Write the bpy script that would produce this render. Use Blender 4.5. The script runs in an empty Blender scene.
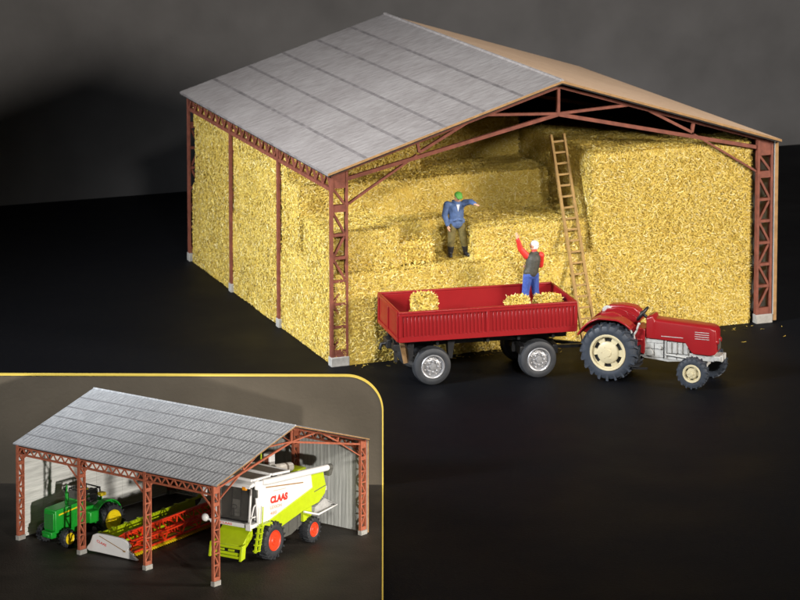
import bpy, bmesh, math, random
import numpy as np
from mathutils import Vector, Matrix, noise
from math import radians, sin, cos, pi
random.seed(7); rng = np.random.default_rng(7)
S = bpy.context.scene
COL = S.collection

# ------------------------------------------------------------------ camera, world, lamps, exposure
cam_d = bpy.data.cameras.new('camera'); cam = bpy.data.objects.new('camera', cam_d); COL.objects.link(cam)
cam.location = (0, 0, 19.075)
cam.rotation_euler = (pi/2 - 0.1, 0, 0)
cam_d.sensor_width = 36.0
cam_d.lens = 2807.8/800*36
cam_d.shift_x = 0.0
cam_d.shift_y = -(300 + 107.6)/800
cam_d.clip_end = 1000
cam_d.dof.use_dof = True; cam_d.dof.focus_distance = 61.5; cam_d.dof.aperture_fstop = 1.5
S.camera = cam

world = bpy.data.worlds.new('World'); S.world = world; world.use_nodes = True
bg = world.node_tree.nodes['Background']; bg.inputs[0].default_value = (0.9, 0.95, 1.0, 1); bg.inputs[1].default_value = 0.004

def area(name, loc, target, size, power, color, spread=180):
    d = bpy.data.lights.new(name, 'AREA'); d.shape = 'DISK'; d.size = size; d.energy = power; d.color = color
    d.spread = radians(spread)
    o = bpy.data.objects.new(name, d); COL.objects.link(o); o.location = loc
    o.rotation_euler = (Vector(target) - Vector(loc)).to_track_quat('-Z', 'Y').to_euler()
    return o
area('key_lamp', (50, 50, 18), (5, 72, 2), 13, 9300, (1.0, 0.90, 0.79), 90)
area('fill_lamp', (-34, 47, 24), (-1, 72, 3), 10, 2550, (0.93, 0.96, 1.0), 40)
area('front_lamp', (10, 14, 32), (3, 66, 1), 6, 640, (1.0, 0.95, 0.88), 24)
sd_ = bpy.data.lights.new('shed_fill_spot', 'SPOT'); sd_.energy = 95000; sd_.color = (1.0, .95, .88); sd_.spot_size = radians(14); sd_.spot_blend = .3; sd_.shadow_soft_size = .8  # spot added off-frame to brighten the small shed alone
so_ = bpy.data.objects.new('shed_fill_spot', sd_); COL.objects.link(so_); so_.location = (17, 10, 7.2)
so_.rotation_euler = (Vector((-4.9, 56, -2.3)) - so_.location).to_track_quat('-Z', 'Y').to_euler()

S.view_settings.view_transform = 'Standard'; S.view_settings.look = 'None'
S.view_settings.exposure = 0.0; S.view_settings.gamma = 1.0
S.cycles.use_denoising = True

# ------------------------------------------------------------------ mesh builder
class MB:
    def __init__(s): s.v = []; s.f = []; s.m = []; s.M = Matrix.Identity(4)
    def _add(s, vs, fs, mi=0):
        b = len(s.v); M = s.M
        s.v += [tuple(M @ Vector(p)) for p in vs]
        s.f += [tuple(b + i for i in f) for f in fs]; s.m += [mi]*len(fs)
        return s
    def box(s, x0, x1, y0, y1, z0, z1, mi=0):
        vs = [(x0,y0,z0),(x1,y0,z0),(x1,y1,z0),(x0,y1,z0),(x0,y0,z1),(x1,y0,z1),(x1,y1,z1),(x0,y1,z1)]
        return s._add(vs, [(0,3,2,1),(4,5,6,7),(0,1,5,4),(1,2,6,5),(2,3,7,6),(3,0,4,7)], mi)
    def hexa(s, bot, top, mi=0):
        return s._add(list(bot)+list(top), [(0,3,2,1),(4,5,6,7),(0,1,5,4),(1,2,6,5),(2,3,7,6),(3,0,4,7)], mi)
    def bar(s, p, q, w, t, up=(0,1,0), mi=0):
        p, q = Vector(p), Vector(q); d = (q-p).normalized(); up = Vector(up)
        a = d.cross(up).normalized()*w/2; b = a.cross(d).normalized()*t/2
        return s.hexa([p-a-b, p+a-b, p+a+b, p-a+b], [q-a-b, q+a-b, q+a+b, q-a+b], mi)
    def tube(s, pts, r, n=10, mi=0, caps=True):
        pts = [Vector(p) for p in pts]; k = len(pts)
        rs = r if isinstance(r, (list, tuple)) else [r]*k
        vs = []; prev = None
        for i in range(k):
            d = (pts[min(i+1,k-1)] - pts[max(i-1,0)]).normalized()
            if prev is None: a = d.orthogonal().normalized()
            else: a = (prev - d*prev.dot(d)).normalized()
            prev = a; b = d.cross(a)
            vs += [pts[i] + (a*cos(2*pi*j/n) + b*sin(2*pi*j/n))*rs[i] for j in range(n)]
        fs = [(i*n+j, i*n+(j+1)%n, (i+1)*n+(j+1)%n, (i+1)*n+j) for i in range(k-1) for j in range(n)]
        if caps: fs += [tuple(range(n-1,-1,-1)), tuple((k-1)*n+j for j in range(n))]
        return s._add(vs, fs, mi)
    def lathe(s, prof, c, axis, n=32, mi=0, closed=False):
        """prof: (radius, offset along axis)"""
        c = Vector(c); d = Vector(axis).normalized(); a = d.orthogonal().normalized(); b = d.cross(a)
        k = len(prof); vs = [c + d*o + (a*cos(2*pi*j/n)+b*sin(2*pi*j/n))*r for r, o in prof for j in range(n)]
        rng_ = range(k) if closed else range(k-1)
        fs = [(i*n+j, ((i+1)%k)*n+j, ((i+1)%k)*n+(j+1)%n, i*n+(j+1)%n) for i in rng_ for j in range(n)]
        return s._add(vs, fs, mi)
    def disc(s, c, axis, r, t, n=24, mi=0):
        return s.lathe([(0.0005,-t/2),(r,-t/2),(r,t/2),(0.0005,t/2)], c, axis, n, mi)
    def prism(s, poly, vec, mi=0):
        n = len(poly); vec = Vector(vec); P_ = [Vector(p) for p in poly]
        fs = [tuple(range(n-1,-1,-1)), tuple(range(n,2*n))] + [(i,(i+1)%n,n+(i+1)%n,n+i) for i in range(n)]
        return s._add(P_ + [p+vec for p in P_], fs, mi)
    def ball(s, c, r, n=12, mi=0):
        r = (r,r,r) if not isinstance(r,(tuple,list)) else r
        vs = [(c[0]+r[0]*sin(pi*i/n)*cos(2*pi*j/(2*n)), c[1]+r[1]*sin(pi*i/n)*sin(2*pi*j/(2*n)), c[2]+r[2]*cos(pi*i/n)) for i in range(n+1) for j in range(2*n)]
        m = 2*n
        return s._add(vs, [(i*m+j,(i+1)*m+j,(i+1)*m+(j+1)%m,i*m+(j+1)%m) for i in range(n) for j in range(m)], mi)
    def capsule(s, p, q, r0, r1, n=12):
        p, q = Vector(p), Vector(q); d = (q-p); L = d.length; d.normalize()
        prof = [(max(r0*sin(a),1e-4), -r0*cos(a)) for a in np.linspace(0, pi/2, 5)] + [(max(r1*cos(a),1e-4), L + r1*sin(a)) for a in np.linspace(0, pi/2, 5)]
        return s.lathe(prof, p, d, n)
    def build(s, name, mats, parent=None, smooth=None, bevel=0.0, seg=2, remesh=0.0, loc=None):
        me = bpy.data.meshes.new(name); me.from_pydata(s.v, [], s.f); 
        mats = mats if isinstance(mats, (list, tuple)) else [mats]
        for m in mats: me.materials.append(m)
        me.polygons.foreach_set('material_index', s.m)
        bm = bmesh.new(); bm.from_mesh(me); bmesh.ops.remove_doubles(bm, verts=bm.verts, dist=1e-5)
        if not remesh: bmesh.ops.recalc_face_normals(bm, faces=bm.faces)
        bm.to_mesh(me); bm.free()
        o = bpy.data.objects.new(name, me); COL.objects.link(o)
        if parent: o.parent = parent
        if loc: o.location = loc
        if remesh:
            r = o.modifiers.new('remesh','REMESH'); r.mode = 'VOXEL'; r.voxel_size = remesh; r.use_smooth_shade = True
            sm = o.modifiers.new('smooth','SMOOTH'); sm.iterations = 3; sm.factor = .5
        if bevel:
            b = o.modifiers.new('bevel','BEVEL'); b.width = bevel; b.segments = seg; b.limit_method = 'ANGLE'; b.angle_limit = radians(35)
        if smooth is not None or bevel:
            me.polygons.foreach_set('use_smooth', [True]*len(me.polygons))
            me.set_sharp_from_angle(angle=radians(smooth if smooth else 38))
        return o

def tag(o, label=None, cat=None, group=None, kind=None):
    if label: o['label'] = label
    if cat: o['category'] = cat
    if group: o['group'] = group
    if kind: o['kind'] = kind
    return o
def thing(name, label, cat, loc=(0,0,0), rz=0.0, scale=1.0, group=None):
    o = bpy.data.objects.new(name, None); COL.objects.link(o); o.empty_display_size = .1
    o.location = loc; o.rotation_euler = (0,0,rz); o.scale = (scale,)*3
    return tag(o, label, cat, group)

# ------------------------------------------------------------------ materials
def new_mat(name):
    m = bpy.data.materials.new(name); m.use_nodes = True
    return m, m.node_tree.nodes, m.node_tree.links, m.node_tree.nodes['Principled BSDF']
def paint(name, color, rough=.42, var=.12, nscale=6.0, bump=.12, bscale=40.0, metal=0.0, spec=.5, dirt=None, dirt_amt=.0):
    m, N, L, P = new_mat(name)
    tc = N.new('ShaderNodeTexCoord')
    nz = N.new('ShaderNodeTexNoise'); nz.inputs['Scale'].default_value = nscale; nz.inputs['Detail'].default_value = 5
    L.new(tc.outputs['Object'], nz.inputs['Vector'])
    rmp = N.new('ShaderNodeMapRange'); rmp.inputs[1].default_value=.3; rmp.inputs[2].default_value=.7; rmp.inputs[3].default_value = 1-var; rmp.inputs[4].default_value = 1+var
    L.new(nz.outputs[0], rmp.inputs[0])
    mul = N.new('ShaderNodeVectorMath'); mul.operation='SCALE'; mul.inputs[0].default_value = color; L.new(rmp.outputs[0], mul.inputs['Scale'])
    out = mul.outputs[0]
    if dirt:
        n2 = N.new('ShaderNodeTexNoise'); n2.inputs['Scale'].default_value = nscale*2.3; n2.inputs['Detail'].default_value = 8; n2.inputs['Roughness'].default_value=.7
        L.new(tc.outputs['Object'], n2.inputs['Vector'])
        cr = N.new('ShaderNodeMapRange'); cr.inputs[1].default_value=.52; cr.inputs[2].default_value=.72; cr.inputs[4].default_value = dirt_amt; L.new(n2.outputs[0], cr.inputs[0])
        mx = N.new('ShaderNodeMix'); mx.data_type='RGBA'; L.new(cr.outputs[0], mx.inputs[0]); L.new(out, mx.inputs[6]); mx.inputs[7].default_value = (*dirt,1); out = mx.outputs[2]
    L.new(out, P.inputs['Base Color'])
    P.inputs['Roughness'].default_value = rough; P.inputs['Metallic'].default_value = metal; P.inputs['Specular IOR Level'].default_value = spec
    if bump:
        n3 = N.new('ShaderNodeTexNoise'); n3.inputs['Scale'].default_value = bscale; n3.inputs['Detail'].default_value = 4; L.new(tc.outputs['Object'], n3.inputs['Vector'])
        b = N.new('ShaderNodeBump'); b.inputs['Strength'].default_value = bump; b.inputs['Distance'].default_value=.02; L.new(n3.outputs[0], b.inputs['Height']); L.new(b.outputs[0], P.inputs['Normal'])
    return m

M = {}
M['rust'] = paint('rust red card', (.185,.058,.036), .62, .25, 5, .15, 30, spec=.3, dirt=(.11,.035,.03), dirt_amt=.6)
M['concrete'] = paint('concrete block', (.33,.32,.295), .85, .15, 8, .3, 30, spec=.2, dirt=(.25,.23,.2), dirt_amt=.6)
M['card_edge'] = paint('raw card edge', (.32,.19,.085), .8, .2, 6, .1, 30, spec=.2, dirt=(.22,.12,.06), dirt_amt=.6)
M['red'] = paint('red plastic', (.225,.007,.009), .38, .06, 2, .04, 25, spec=.45)
M['red_tractor'] = paint('tractor red plastic', (.235,.008,.011), .30, .06, 2, .08, 20, spec=.5, dirt=(.20,.02,.015), dirt_amt=.35)
M['black'] = paint('black plastic', (.012,.012,.013), .45, .2, 8, .1, 30)
M['tyre'] = paint('tyre rubber', (.028,.030,.034), .55, .15, 6, .1, 40, spec=.4)
M['tyre_blue'] = paint('bluish tyre rubber', (.030,.037,.050), .5, .15, 6, .1, 40, spec=.4, dirt=(.07,.07,.07), dirt_amt=.5)
M['silver'] = paint('silver rim', (.30,.30,.31), .38, .15, 10, .25, 30, metal=.45)
M['cream'] = paint('cream plastic', (.50,.44,.28), .42, .05, 4, .04, 30)
M['grey_plastic'] = paint('grey plastic', (.40,.40,.385), .5, .12, 5, .2, 22, dirt=(.13,.125,.115), dirt_amt=.65)
M['wood'] = paint('ladder wood', (.27,.165,.052), .65, .2, 8, .1, 30, spec=.3)
M['green'] = paint('green plastic', (.012,.31,.028), .33, .08, 4, .06, 25)
M['yellow'] = paint('yellow plastic', (.83,.62,.01), .4, .05, 4, .04, 30)
M['lime'] = paint('lime plastic', (.45,.57,.008), .38, .05, 4, .05, 25)
M['white'] = paint('white plastic', (.73,.72,.705), .38, .03, 4, .04, 25)
M['off_white'] = paint('off white plastic', (.58,.55,.50), .45, .05, 4, .05, 25)
M['orange_red'] = paint('orange red plastic', (.86,.05,.012), .4, .06, 4, .05, 25)
M['dark_grey'] = paint('dark grey plastic', (.085,.085,.075), .5, .12, 5, .1, 25)
M['brown_grey'] = paint('brown grey mesh', (.15,.125,.10), .6, .12, 5, .3, 60)
M['lamp_orange'] = paint('orange lens', (.8,.30,.01), .2, .03, 4, 0)
M['border_yellow'] = paint('yellow inset border', (.80,.60,.11), .5, .04, 4, .02, 20)  # colour of the inset's border line
M['skin'] = paint('painted skin', (.62,.36,.23), .6, .08, 20, .1, 60, spec=.3)
M['jacket'] = paint('blue jacket', (.075,.125,.26), .65, .22, 12, .35, 30, spec=.3, dirt=(.17,.24,.38), dirt_amt=.6)
M['olive'] = paint('olive trousers', (.13,.105,.035), .7, .25, 12, .35, 30, spec=.3)
M['jeans'] = paint('blue jeans', (.04,.08,.30), .65, .22, 12, .35, 30, spec=.3, dirt=(.11,.17,.42), dirt_amt=.5)
M['vest'] = paint('dark vest', (.045,.043,.033), .6, .2, 12, .3, 30)
M['shirt_red'] = paint('red shirt', (.60,.03,.02), .55, .1, 12, .2, 30)
M['cap_green'] = paint('green cap', (.07,.27,.03), .6, .12, 12, .2, 30)
M['hair_white'] = paint('white hair', (.72,.70,.67), .7, .1, 20, .5, 60)
M['boot'] = paint('black boots', (.018,.018,.022), .4, .2, 12, .2, 30)
M['text_red'] = paint('red lettering', (.72,.035,.02), .5, .03, 4, 0)
M['text_orange'] = paint('pale orange lettering', (.80,.36,.22), .5, .03, 4, 0)
M['text_grey'] = paint('pale lettering', (.62,.45,.40), .5, .03, 4, 0)

def m_glass():
    m, N, L, P = new_mat('cab glass')
    P.inputs['Base Color'].default_value = (.42,.40,.37,1); P.inputs['Roughness'].default_value=.06
    P.inputs['Transmission Weight'].default_value = .9; P.inputs['IOR'].default_value=1.25
    return m
M['glass'] = m_glass()

def m_straw():
    m, N, L, P = new_mat('straw')
    g = N.new('ShaderNodeNewGeometry')
    cr = N.new('ShaderNodeValToRGB'); e = cr.color_ramp.elements
    e[0].position=0; e[0].color=(.50,.335,.056,1); e[1].position=1; e[1].color=(.79,.69,.36,1)
    x = e.new(.25); x.color=(.585,.42,.078,1); x = e.new(.8); x.color=(.655,.51,.13,1)
    L.new(g.outputs['Random Per Island'], cr.inputs[0]); L.new(cr.outputs[0], P.inputs['Base Color'])
    P.inputs['Roughness'].default_value=.6; P.inputs['Specular IOR Level'].default_value=.2
    return m
def m_straw_core():
    m, N, L, P = new_mat('packed straw')
    tc = N.new('ShaderNodeTexCoord'); nz = N.new('ShaderNodeTexNoise'); nz.inputs['Scale'].default_value=9; nz.inputs['Detail'].default_value=8
    L.new(tc.outputs['Object'], nz.inputs['Vector'])
    cr = N.new('ShaderNodeValToRGB'); e = cr.color_ramp.elements
    e[0].position=.3; e[0].color=(.46,.305,.045,1); e[1].position=.7; e[1].color=(.59,.43,.08,1)
    L.new(nz.outputs[0], cr.inputs[0]); L.new(cr.outputs[0], P.inputs['Base Color']); P.inputs['Roughness'].default_value=.8
    b = N.new('ShaderNodeBump'); b.inputs['Distance'].default_value=.05; L.new(nz.outputs[0], b.inputs['Height']); L.new(b.outputs[0], P.inputs['Normal'])
    return m
M['straw'] = m_straw(); M['straw_core'] = m_straw_core()

def m_sheet(name, c0, c1, axis_long, streak=1.0, seam=None):
    """grey corrugated card: streaks run along axis_long of the object"""
    m, N, L, P = new_mat(name)
    tc = N.new('ShaderNodeTexCoord'); mp = N.new('ShaderNodeMapping')
    sc = [9.0,9.0,9.0]; sc[axis_long] = .55; mp.inputs['Scale'].default_value = sc
    L.new(tc.outputs['Object'], mp.inputs[0])
    n1 = N.new('ShaderNodeTexNoise'); n1.inputs['Scale'].default_value=1.0; n1.inputs['Detail'].default_value=6; n1.inputs['Roughness'].default_value=.65; L.new(mp.outputs[0], n1.inputs['Vector'])
    n2 = N.new('ShaderNodeTexNoise'); n2.inputs['Scale'].default_value=.55; n2.inputs['Detail'].default_value=4; L.new(tc.outputs['Object'], n2.inputs['Vector'])
    ad = N.new('ShaderNodeMath'); ad.operation='MULTIPLY_ADD'; L.new(n1.outputs[0], ad.inputs[0]); ad.inputs[1].default_value=.7
    m2 = N.new('ShaderNodeMath'); m2.operation='MULTIPLY'; m2.inputs[1].default_value=.3; L.new(n2.outputs[0], m2.inputs[0]); L.new(m2.outputs[0], ad.inputs[2])
    cr = N.new('ShaderNodeValToRGB'); e = cr.color_ramp.elements; e[0].position=.36; e[0].color=(*c0,1); e[1].position=.62; e[1].color=(*c1,1)
    L.new(ad.outputs[0], cr.inputs[0]); L.new(cr.outputs[0], P.inputs['Base Color'])
    P.inputs['Roughness'].default_value=.8; P.inputs['Specular IOR Level'].default_value=.15
    wv_ = N.new('ShaderNodeTexWave'); wv_.bands_direction = 'Y'; wv_.inputs['Scale'].default_value = 1.3; wv_.inputs['Distortion'].default_value = .3; L.new(tc.outputs['Object'], wv_.inputs['Vector'])
    hm = N.new('ShaderNodeMath'); hm.operation='MULTIPLY_ADD'; hm.inputs[1].default_value = .3 if seam is None else 0.0; L.new(wv_.outputs['Fac'], hm.inputs[0]); L.new(n1.outputs[0], hm.inputs[2])
    b = N.new('ShaderNodeBump'); b.inputs['Strength'].default_value=.45; b.inputs['Distance'].default_value=.03; L.new(hm.outputs[0], b.inputs['Height']); L.new(b.outputs[0], P.inputs['Normal'])
    return m
M['roof'] = m_sheet('grey roof sheet', (.225,.200,.190), (.335,.308,.294), 0)
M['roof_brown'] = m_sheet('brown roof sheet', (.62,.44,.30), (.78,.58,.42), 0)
M['roof_blue'] = m_sheet('blue grey roof sheet', (.48,.50,.535), (.76,.79,.83), 0)
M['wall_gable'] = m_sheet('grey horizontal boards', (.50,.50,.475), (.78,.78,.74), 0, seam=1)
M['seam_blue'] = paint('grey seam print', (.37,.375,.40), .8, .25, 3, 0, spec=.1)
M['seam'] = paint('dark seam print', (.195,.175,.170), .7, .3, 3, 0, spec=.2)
M['underlay'] = paint('dark roof underlay', (.02,.018,.017), .9, .1, 4, 0)
M['rust_light'] = paint('orange rust card', (.36,.105,.055), .6, .2, 5, .15, 30, spec=.3, dirt=(.2,.06,.045), dirt_amt=.5)
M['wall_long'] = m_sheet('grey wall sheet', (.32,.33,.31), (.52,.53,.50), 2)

def m_table():
    m, N, L, P = new_mat('black table top')
    tc = N.new('ShaderNodeTexCoord')
    n1 = N.new('ShaderNodeTexNoise'); n1.inputs['Scale'].default_value=.35; n1.inputs['Detail'].default_value=5; L.new(tc.outputs['Object'], n1.inputs['Vector'])
    n2 = N.new('ShaderNodeTexNoise'); n2.inputs['Scale'].default_value=14; n2.inputs['Detail'].default_value=6; n2.inputs['Roughness'].default_value=.75; L.new(tc.outputs['Object'], n2.inputs['Vector'])
    v = N.new('ShaderNodeTexVoronoi'); v.inputs['Scale'].default_value=2.6; L.new(tc.outputs['Object'], v.inputs['Vector'])
    sp = N.new('ShaderNodeMapRange'); sp.inputs[1].default_value=.035; sp.inputs[2].default_value=.02; sp.inputs[3].default_value=0; sp.inputs[4].default_value=1; L.new(v.outputs['Distance'], sp.inputs[0])
    cr = N.new('ShaderNodeValToRGB'); e=cr.color_ramp.elements; e[0].position=.3; e[0].color=(.0012,.0015,.0028,1); e[1].position=.75; e[1].color=(.0048,.0052,.0068,1)
    L.new(n2.outputs[0], cr.inputs[0])
    mx = N.new('ShaderNodeMix'); mx.data_type='RGBA'; L.new(sp.outputs[0], mx.inputs[0]); L.new(cr.outputs[0], mx.inputs[6]); mx.inputs[7].default_value=(.05,.045,.04,1)
    L.new(mx.outputs[2], P.inputs['Base Color'])
    r = N.new('ShaderNodeMapRange'); r.inputs[1].default_value=.3; r.inputs[2].default_value=.7; r.inputs[3].default_value=.52; r.inputs[4].default_value=.68; L.new(n1.outputs[0], r.inputs[0]); L.new(r.outputs[0], P.inputs['Roughness'])
    P.inputs['Specular IOR Level'].default_value=.09
    b = N.new('ShaderNodeBump'); b.inputs['Strength'].default_value=.4; b.inputs['Distance'].default_value=.02; L.new(n2.outputs[0], b.inputs['Height']); L.new(b.outputs[0], P.inputs['Normal'])
    return m
M['table'] = m_table()
M['board_floor'] = paint('charcoal board', (.032,.027,.022), .62, .3, 1.5, .4, 24, spec=.3)
M['backdrop'] = paint('grey backdrop paper', (.122,.122,.126), .92, .14, .5, .25, 6, spec=.15)
M['board_back'] = paint('taupe backdrop board', (.112,.094,.070), .9, .12, .8, .3, 12, spec=.15)

# ------------------------------------------------------------------ setting
AZ = .367
O = Vector((-1.738, 69.604, 0)); U = Vector((cos(AZ), sin(AZ), 0)); W = Vector((-sin(AZ), cos(AZ), 0))
def B(u, w, z=0): return O + U*u + W*w + Vector((0,0,z))
mb = MB(); mb.box(-90, 90, 5, 140, -.5, 0); tag(mb.build('table_top', M['table']), kind='structure')
mb = MB()
p0, p1 = B(-70, 22.1), B(80, 22.1)
mb.prism([p0 - Vector((0,0,.3)), p1 - Vector((0,0,.3)), p1 + Vector((0,0,45)), p0 + Vector((0,0,45))], W*.4)
tag(mb.build('backdrop', M['backdrop']), kind='structure')

# ------------------------------------------------------------------ barn model
def lattice_column(mb, x0, H, wd=.46, t=.15, y0=0.0):
    """lattice cut from card, lying in the local xz plane"""
    c = .062
    mb.box(x0, x0+c, y0, y0+t, .24, H); mb.box(x0+wd-c, x0+wd, y0, y0+t, .24, H)
    a, b = x0+c, x0+wd-c
    e = .012
    mb.box(a, b, y0+e, y0+t-e, H-.42, H)            # gusset
    mb.box(a, b, y0+e, y0+t-e, H-1.03, H-.85)       # plate
    mb.box(a, b, y0+e, y0+t-e, .24, .42)
    zs = np.linspace(.42, H-1.03, 7)
    for i in range(6):
        z0, z1 = zs[i], zs[i+1]
        if i: mb.box(a, b, y0+e, y0+t-e, z0-.035, z0+.035)
        p, q = ((a, z0), (b, z1)) if i % 2 == 0 else ((b, z0), (a, z1))
        mb.bar((p[0], y0+t/2, p[1]), (q[0], y0+t/2, q[1]), .06, t-.06)
    mb.bar((a, y0+t/2, H-.42), (b, y0+t/2, H-.85), .06, t-.06)

def truss(mb, W_, H, R, y, t=.09):
    hz = H; mid = W_/2
    f = W_/12.575; rise = R - H
    def zz(z): return H + (z-5.0)*rise/1.93
    def both(p, q, w, off=0.0):
        for sg in (0, 1):
            P_ = [(a if sg == 0 else W_-a, y+off, b) for a, b in (p, q)]
            mb.bar(P_[0], P_[1], w*.78, t)
    both((.30*f, zz(5.0)), (mid, zz(6.80)), .10)                       # top chord under the roof
    both((.44*f, zz(4.80)), (mid, zz(6.07)), .12, .012)                # bottom chord
    both((2.41*f, zz(5.34)), (2.35*f, zz(5.66)), .09, .005)
    both((2.41*f, zz(5.34)), (4.06*f, zz(6.20)), .09, .006)
    both((4.06*f, zz(6.20)), (mid, zz(6.09)), .085, .007)
    both((.44*f, zz(4.13)), (2.35*f, zz(5.28)), .065, .008)            # knee brace
    mb.bar((mid, y+.004, zz(6.07)), (mid, y+.004, zz(6.78)), .075, t)

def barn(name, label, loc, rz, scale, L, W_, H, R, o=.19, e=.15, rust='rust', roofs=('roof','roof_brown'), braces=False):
    t = thing(name, label, 'barn model', loc, rz, scale)
    ys = [0.0, L/3, 2*L/3, L-.15]
    for y in ys:
        for x0 in (0.0, W_-.46):
            mb = MB(); lattice_column(mb, x0, H, y0=y)
            c = mb.build('lattice_column', M[rust], t)
            f = MB(); f.box(x0-.015, x0+.475, y-.05, y+.20, 0, .24); f.build('footing', M['concrete'], c, bevel=.015)
        mb = MB(); truss(mb, W_, H, R, y+.075); mb.build('roof_truss', M[rust], t)
    for x in (.05, W_-.05):                                               # eave girders along the long sides
        mb = MB()
        z0, z1 = H-.50, H-.06
        mb.box(x-.045, x+.045, .15, L-.15, z0, z0+.09); mb.box(x-.045, x+.045, .15, L-.15, z1-.07, z1)
        n = int(L/.55)
        for i in range(n):
            a, b = .15 + (L-.3)*i/n, .15 + (L-.3)*(i+1)/n
            m_ = (a+b)/2
            mb.bar((x, a, z0+.05), (x, m_, z1-.03), .06, .05, (1,0,0)); mb.bar((x, m_, z1-.03), (x, b, z0+.05), .06, .05, (1,0,0))
        for k, y in enumerate(ys):
            if braces and k < 3: mb.bar((x, y+.12, H-1.1), (x, y+.85, z0+.04), .07, .06, (1,0,0))
            if k > 0: pass
        mb.build('eave_girder', M[rust], t)
    # roof: six lapped rows of sheets on each slope
    rise = R - H; half = W_/2 + e; sl = rise/(W_/2)
    th = .062
    for sg in (0, 1):
        mb = MB(); n = 6
        for i in range(n):
            a = -e + half*i/n; b = -e + half*(i+1)/n
            lift = .0; gp = 0.0
            za = H + .0 + (a)*sl; zb = H + b*sl
            X = (lambda x: x) if sg == 0 else (lambda x: W_-x)
            y0, y1 = -o, L+o
            ov = .0 if i == n-1 else .06
            # the lower edge of each row lies over the row beneath it
            low = [(X(a), y0, za+(lift if i else 0)), (X(a), y1, za+(lift if i else 0)), (X(b-gp), y1, zb-gp*sl), (X(b-gp), y0, zb-gp*sl)]
            top = [(p[0], p[1], p[2]+th) for p in low]
            base = len(mb.f)
            mb.hexa(low, top)
            for k in (3, 5): mb.m[base+k] = 1                            # gable-end edges show bare card
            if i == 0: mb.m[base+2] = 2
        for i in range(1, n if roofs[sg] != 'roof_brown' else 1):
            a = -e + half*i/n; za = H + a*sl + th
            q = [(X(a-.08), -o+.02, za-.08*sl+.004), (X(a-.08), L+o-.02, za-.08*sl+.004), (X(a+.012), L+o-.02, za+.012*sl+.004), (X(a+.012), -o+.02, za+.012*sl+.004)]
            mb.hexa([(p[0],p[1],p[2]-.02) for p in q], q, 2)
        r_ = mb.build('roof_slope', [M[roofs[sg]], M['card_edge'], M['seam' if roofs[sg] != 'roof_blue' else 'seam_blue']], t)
    # dark underlay below the sheets
    mb = MB()
    for sg in (0, 1):
        X = (lambda x: x) if sg == 0 else (lambda x: W_-x)
        q = [(X(-e+.02), -o+.02, H-.0-e*sl-.005), (X(-e+.02), L+o-.02, H-e*sl-.005), (X(W_/2), L+o-.02, R-.005), (X(W_/2), -o+.02, R-.005)]
        mb.hexa([(p[0],p[1],p[2]-.03) for p in q], q)
    mb.build('roof_underlay', M['underlay'], t)
    mb = MB(); mb.tube([(W_/2, -o+.01, R+th+.0), (W_/2, L+o-.01, R+th+.0)], .05, 8); mb.build('ridge_cap', M[roofs[0]], t)
    # walls: rear long side and far gable
    mb = MB(); x = W_+.02
    n = int(L/1.1)
    for i in range(n):
        a, b = -.04 + (L+.1)*i/n, -.04 + (L+.1)*(i+1)/n
        d = .0 if i % 2 else .012
        base = len(mb.f); mb.box(x+d, x+.10+d, a, b-.004, .06, H-.02)
        if i == 0: mb.m[base+2] = 1
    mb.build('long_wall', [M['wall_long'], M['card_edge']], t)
    mb = MB(); n = 6
    y = L+.02
    for i in range(n):
        a, b = max(W_*i/n, .3), W_*(i+1)/n
        za = H + min(a, W_-a)*sl - .06; zb = H + min(b, W_-b)*sl - .06
        mb.prism([(a, y, .06), (b-.02, y, .06), (b-.02, y, zb), (a, y, za)], (0, .1, 0))
    for k in range(11):
        z = .45 + .42*k; mb.box(.3, W_, y-.018, y, z, z+.03)
    mb.box(.32, W_-.02, y+.02, y+.08, .06, H-.1)
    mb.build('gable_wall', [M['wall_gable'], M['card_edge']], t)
    return t

BIG = dict(L=12.608, W_=12.575, H=5.0, R=6.93)
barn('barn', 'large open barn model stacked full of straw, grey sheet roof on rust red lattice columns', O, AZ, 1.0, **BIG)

# ------------------------------------------------------------------ straw
def slivers(n, P0, e1, e2, nrm, lmin, lmax, wmin, wmax, lift=.07, tilt=.28, mask=None):
    """n bent straw blades on the patch P0 + a*e1 + b*e2"""
    P0, e1, e2, nrm = [np.array(x, float) for x in (P0, e1, e2, nrm)]
    ab = rng.random((n, 2))
    c = P0 + ab[:, :1]*e1 + ab[:, 1:]*e2 + nrm*(rng.random((n, 1))*lift)
    t1 = e1/np.linalg.norm(e1); t2 = np.cross(nrm, t1)
    th = rng.normal(0, .95, n)
    d = np.cos(th)[:, None]*t1 + np.sin(th)[:, None]*t2
    d = d + nrm*rng.normal(0, tilt, n)[:, None]; d /= np.linalg.norm(d, axis=1)[:, None]
    ro = rng.normal(0, .38, n)
    s = np.cross(nrm, d); s /= np.linalg.norm(s, axis=1)[:, None]
    nn = np.cross(d, s); side = np.cos(ro)[:, None]*s + np.sin(ro)[:, None]*nn
    ln = rng.uniform(lmin, lmax, n)[:, None]/2; wd = rng.uniform(wmin, wmax, n)[:, None]/2
    bend = rng.normal(0, .18, n)[:, None]*ln*nn + rng.normal(0, .12, n)[:, None]*ln*s
    v = np.stack([c-d*ln-side*wd, c-d*ln+side*wd, c+bend-side*wd, c+bend+side*wd, c+d*ln-side*wd, c+d*ln+side*wd], 1).reshape(-1, 3)
    k = np.arange(n)[:, None]*6
    f = np.concatenate([k+np.array([0,1,3,2]), k+np.array([2,3,5,4])], 1).reshape(-1, 4)
    return v, f

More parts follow.
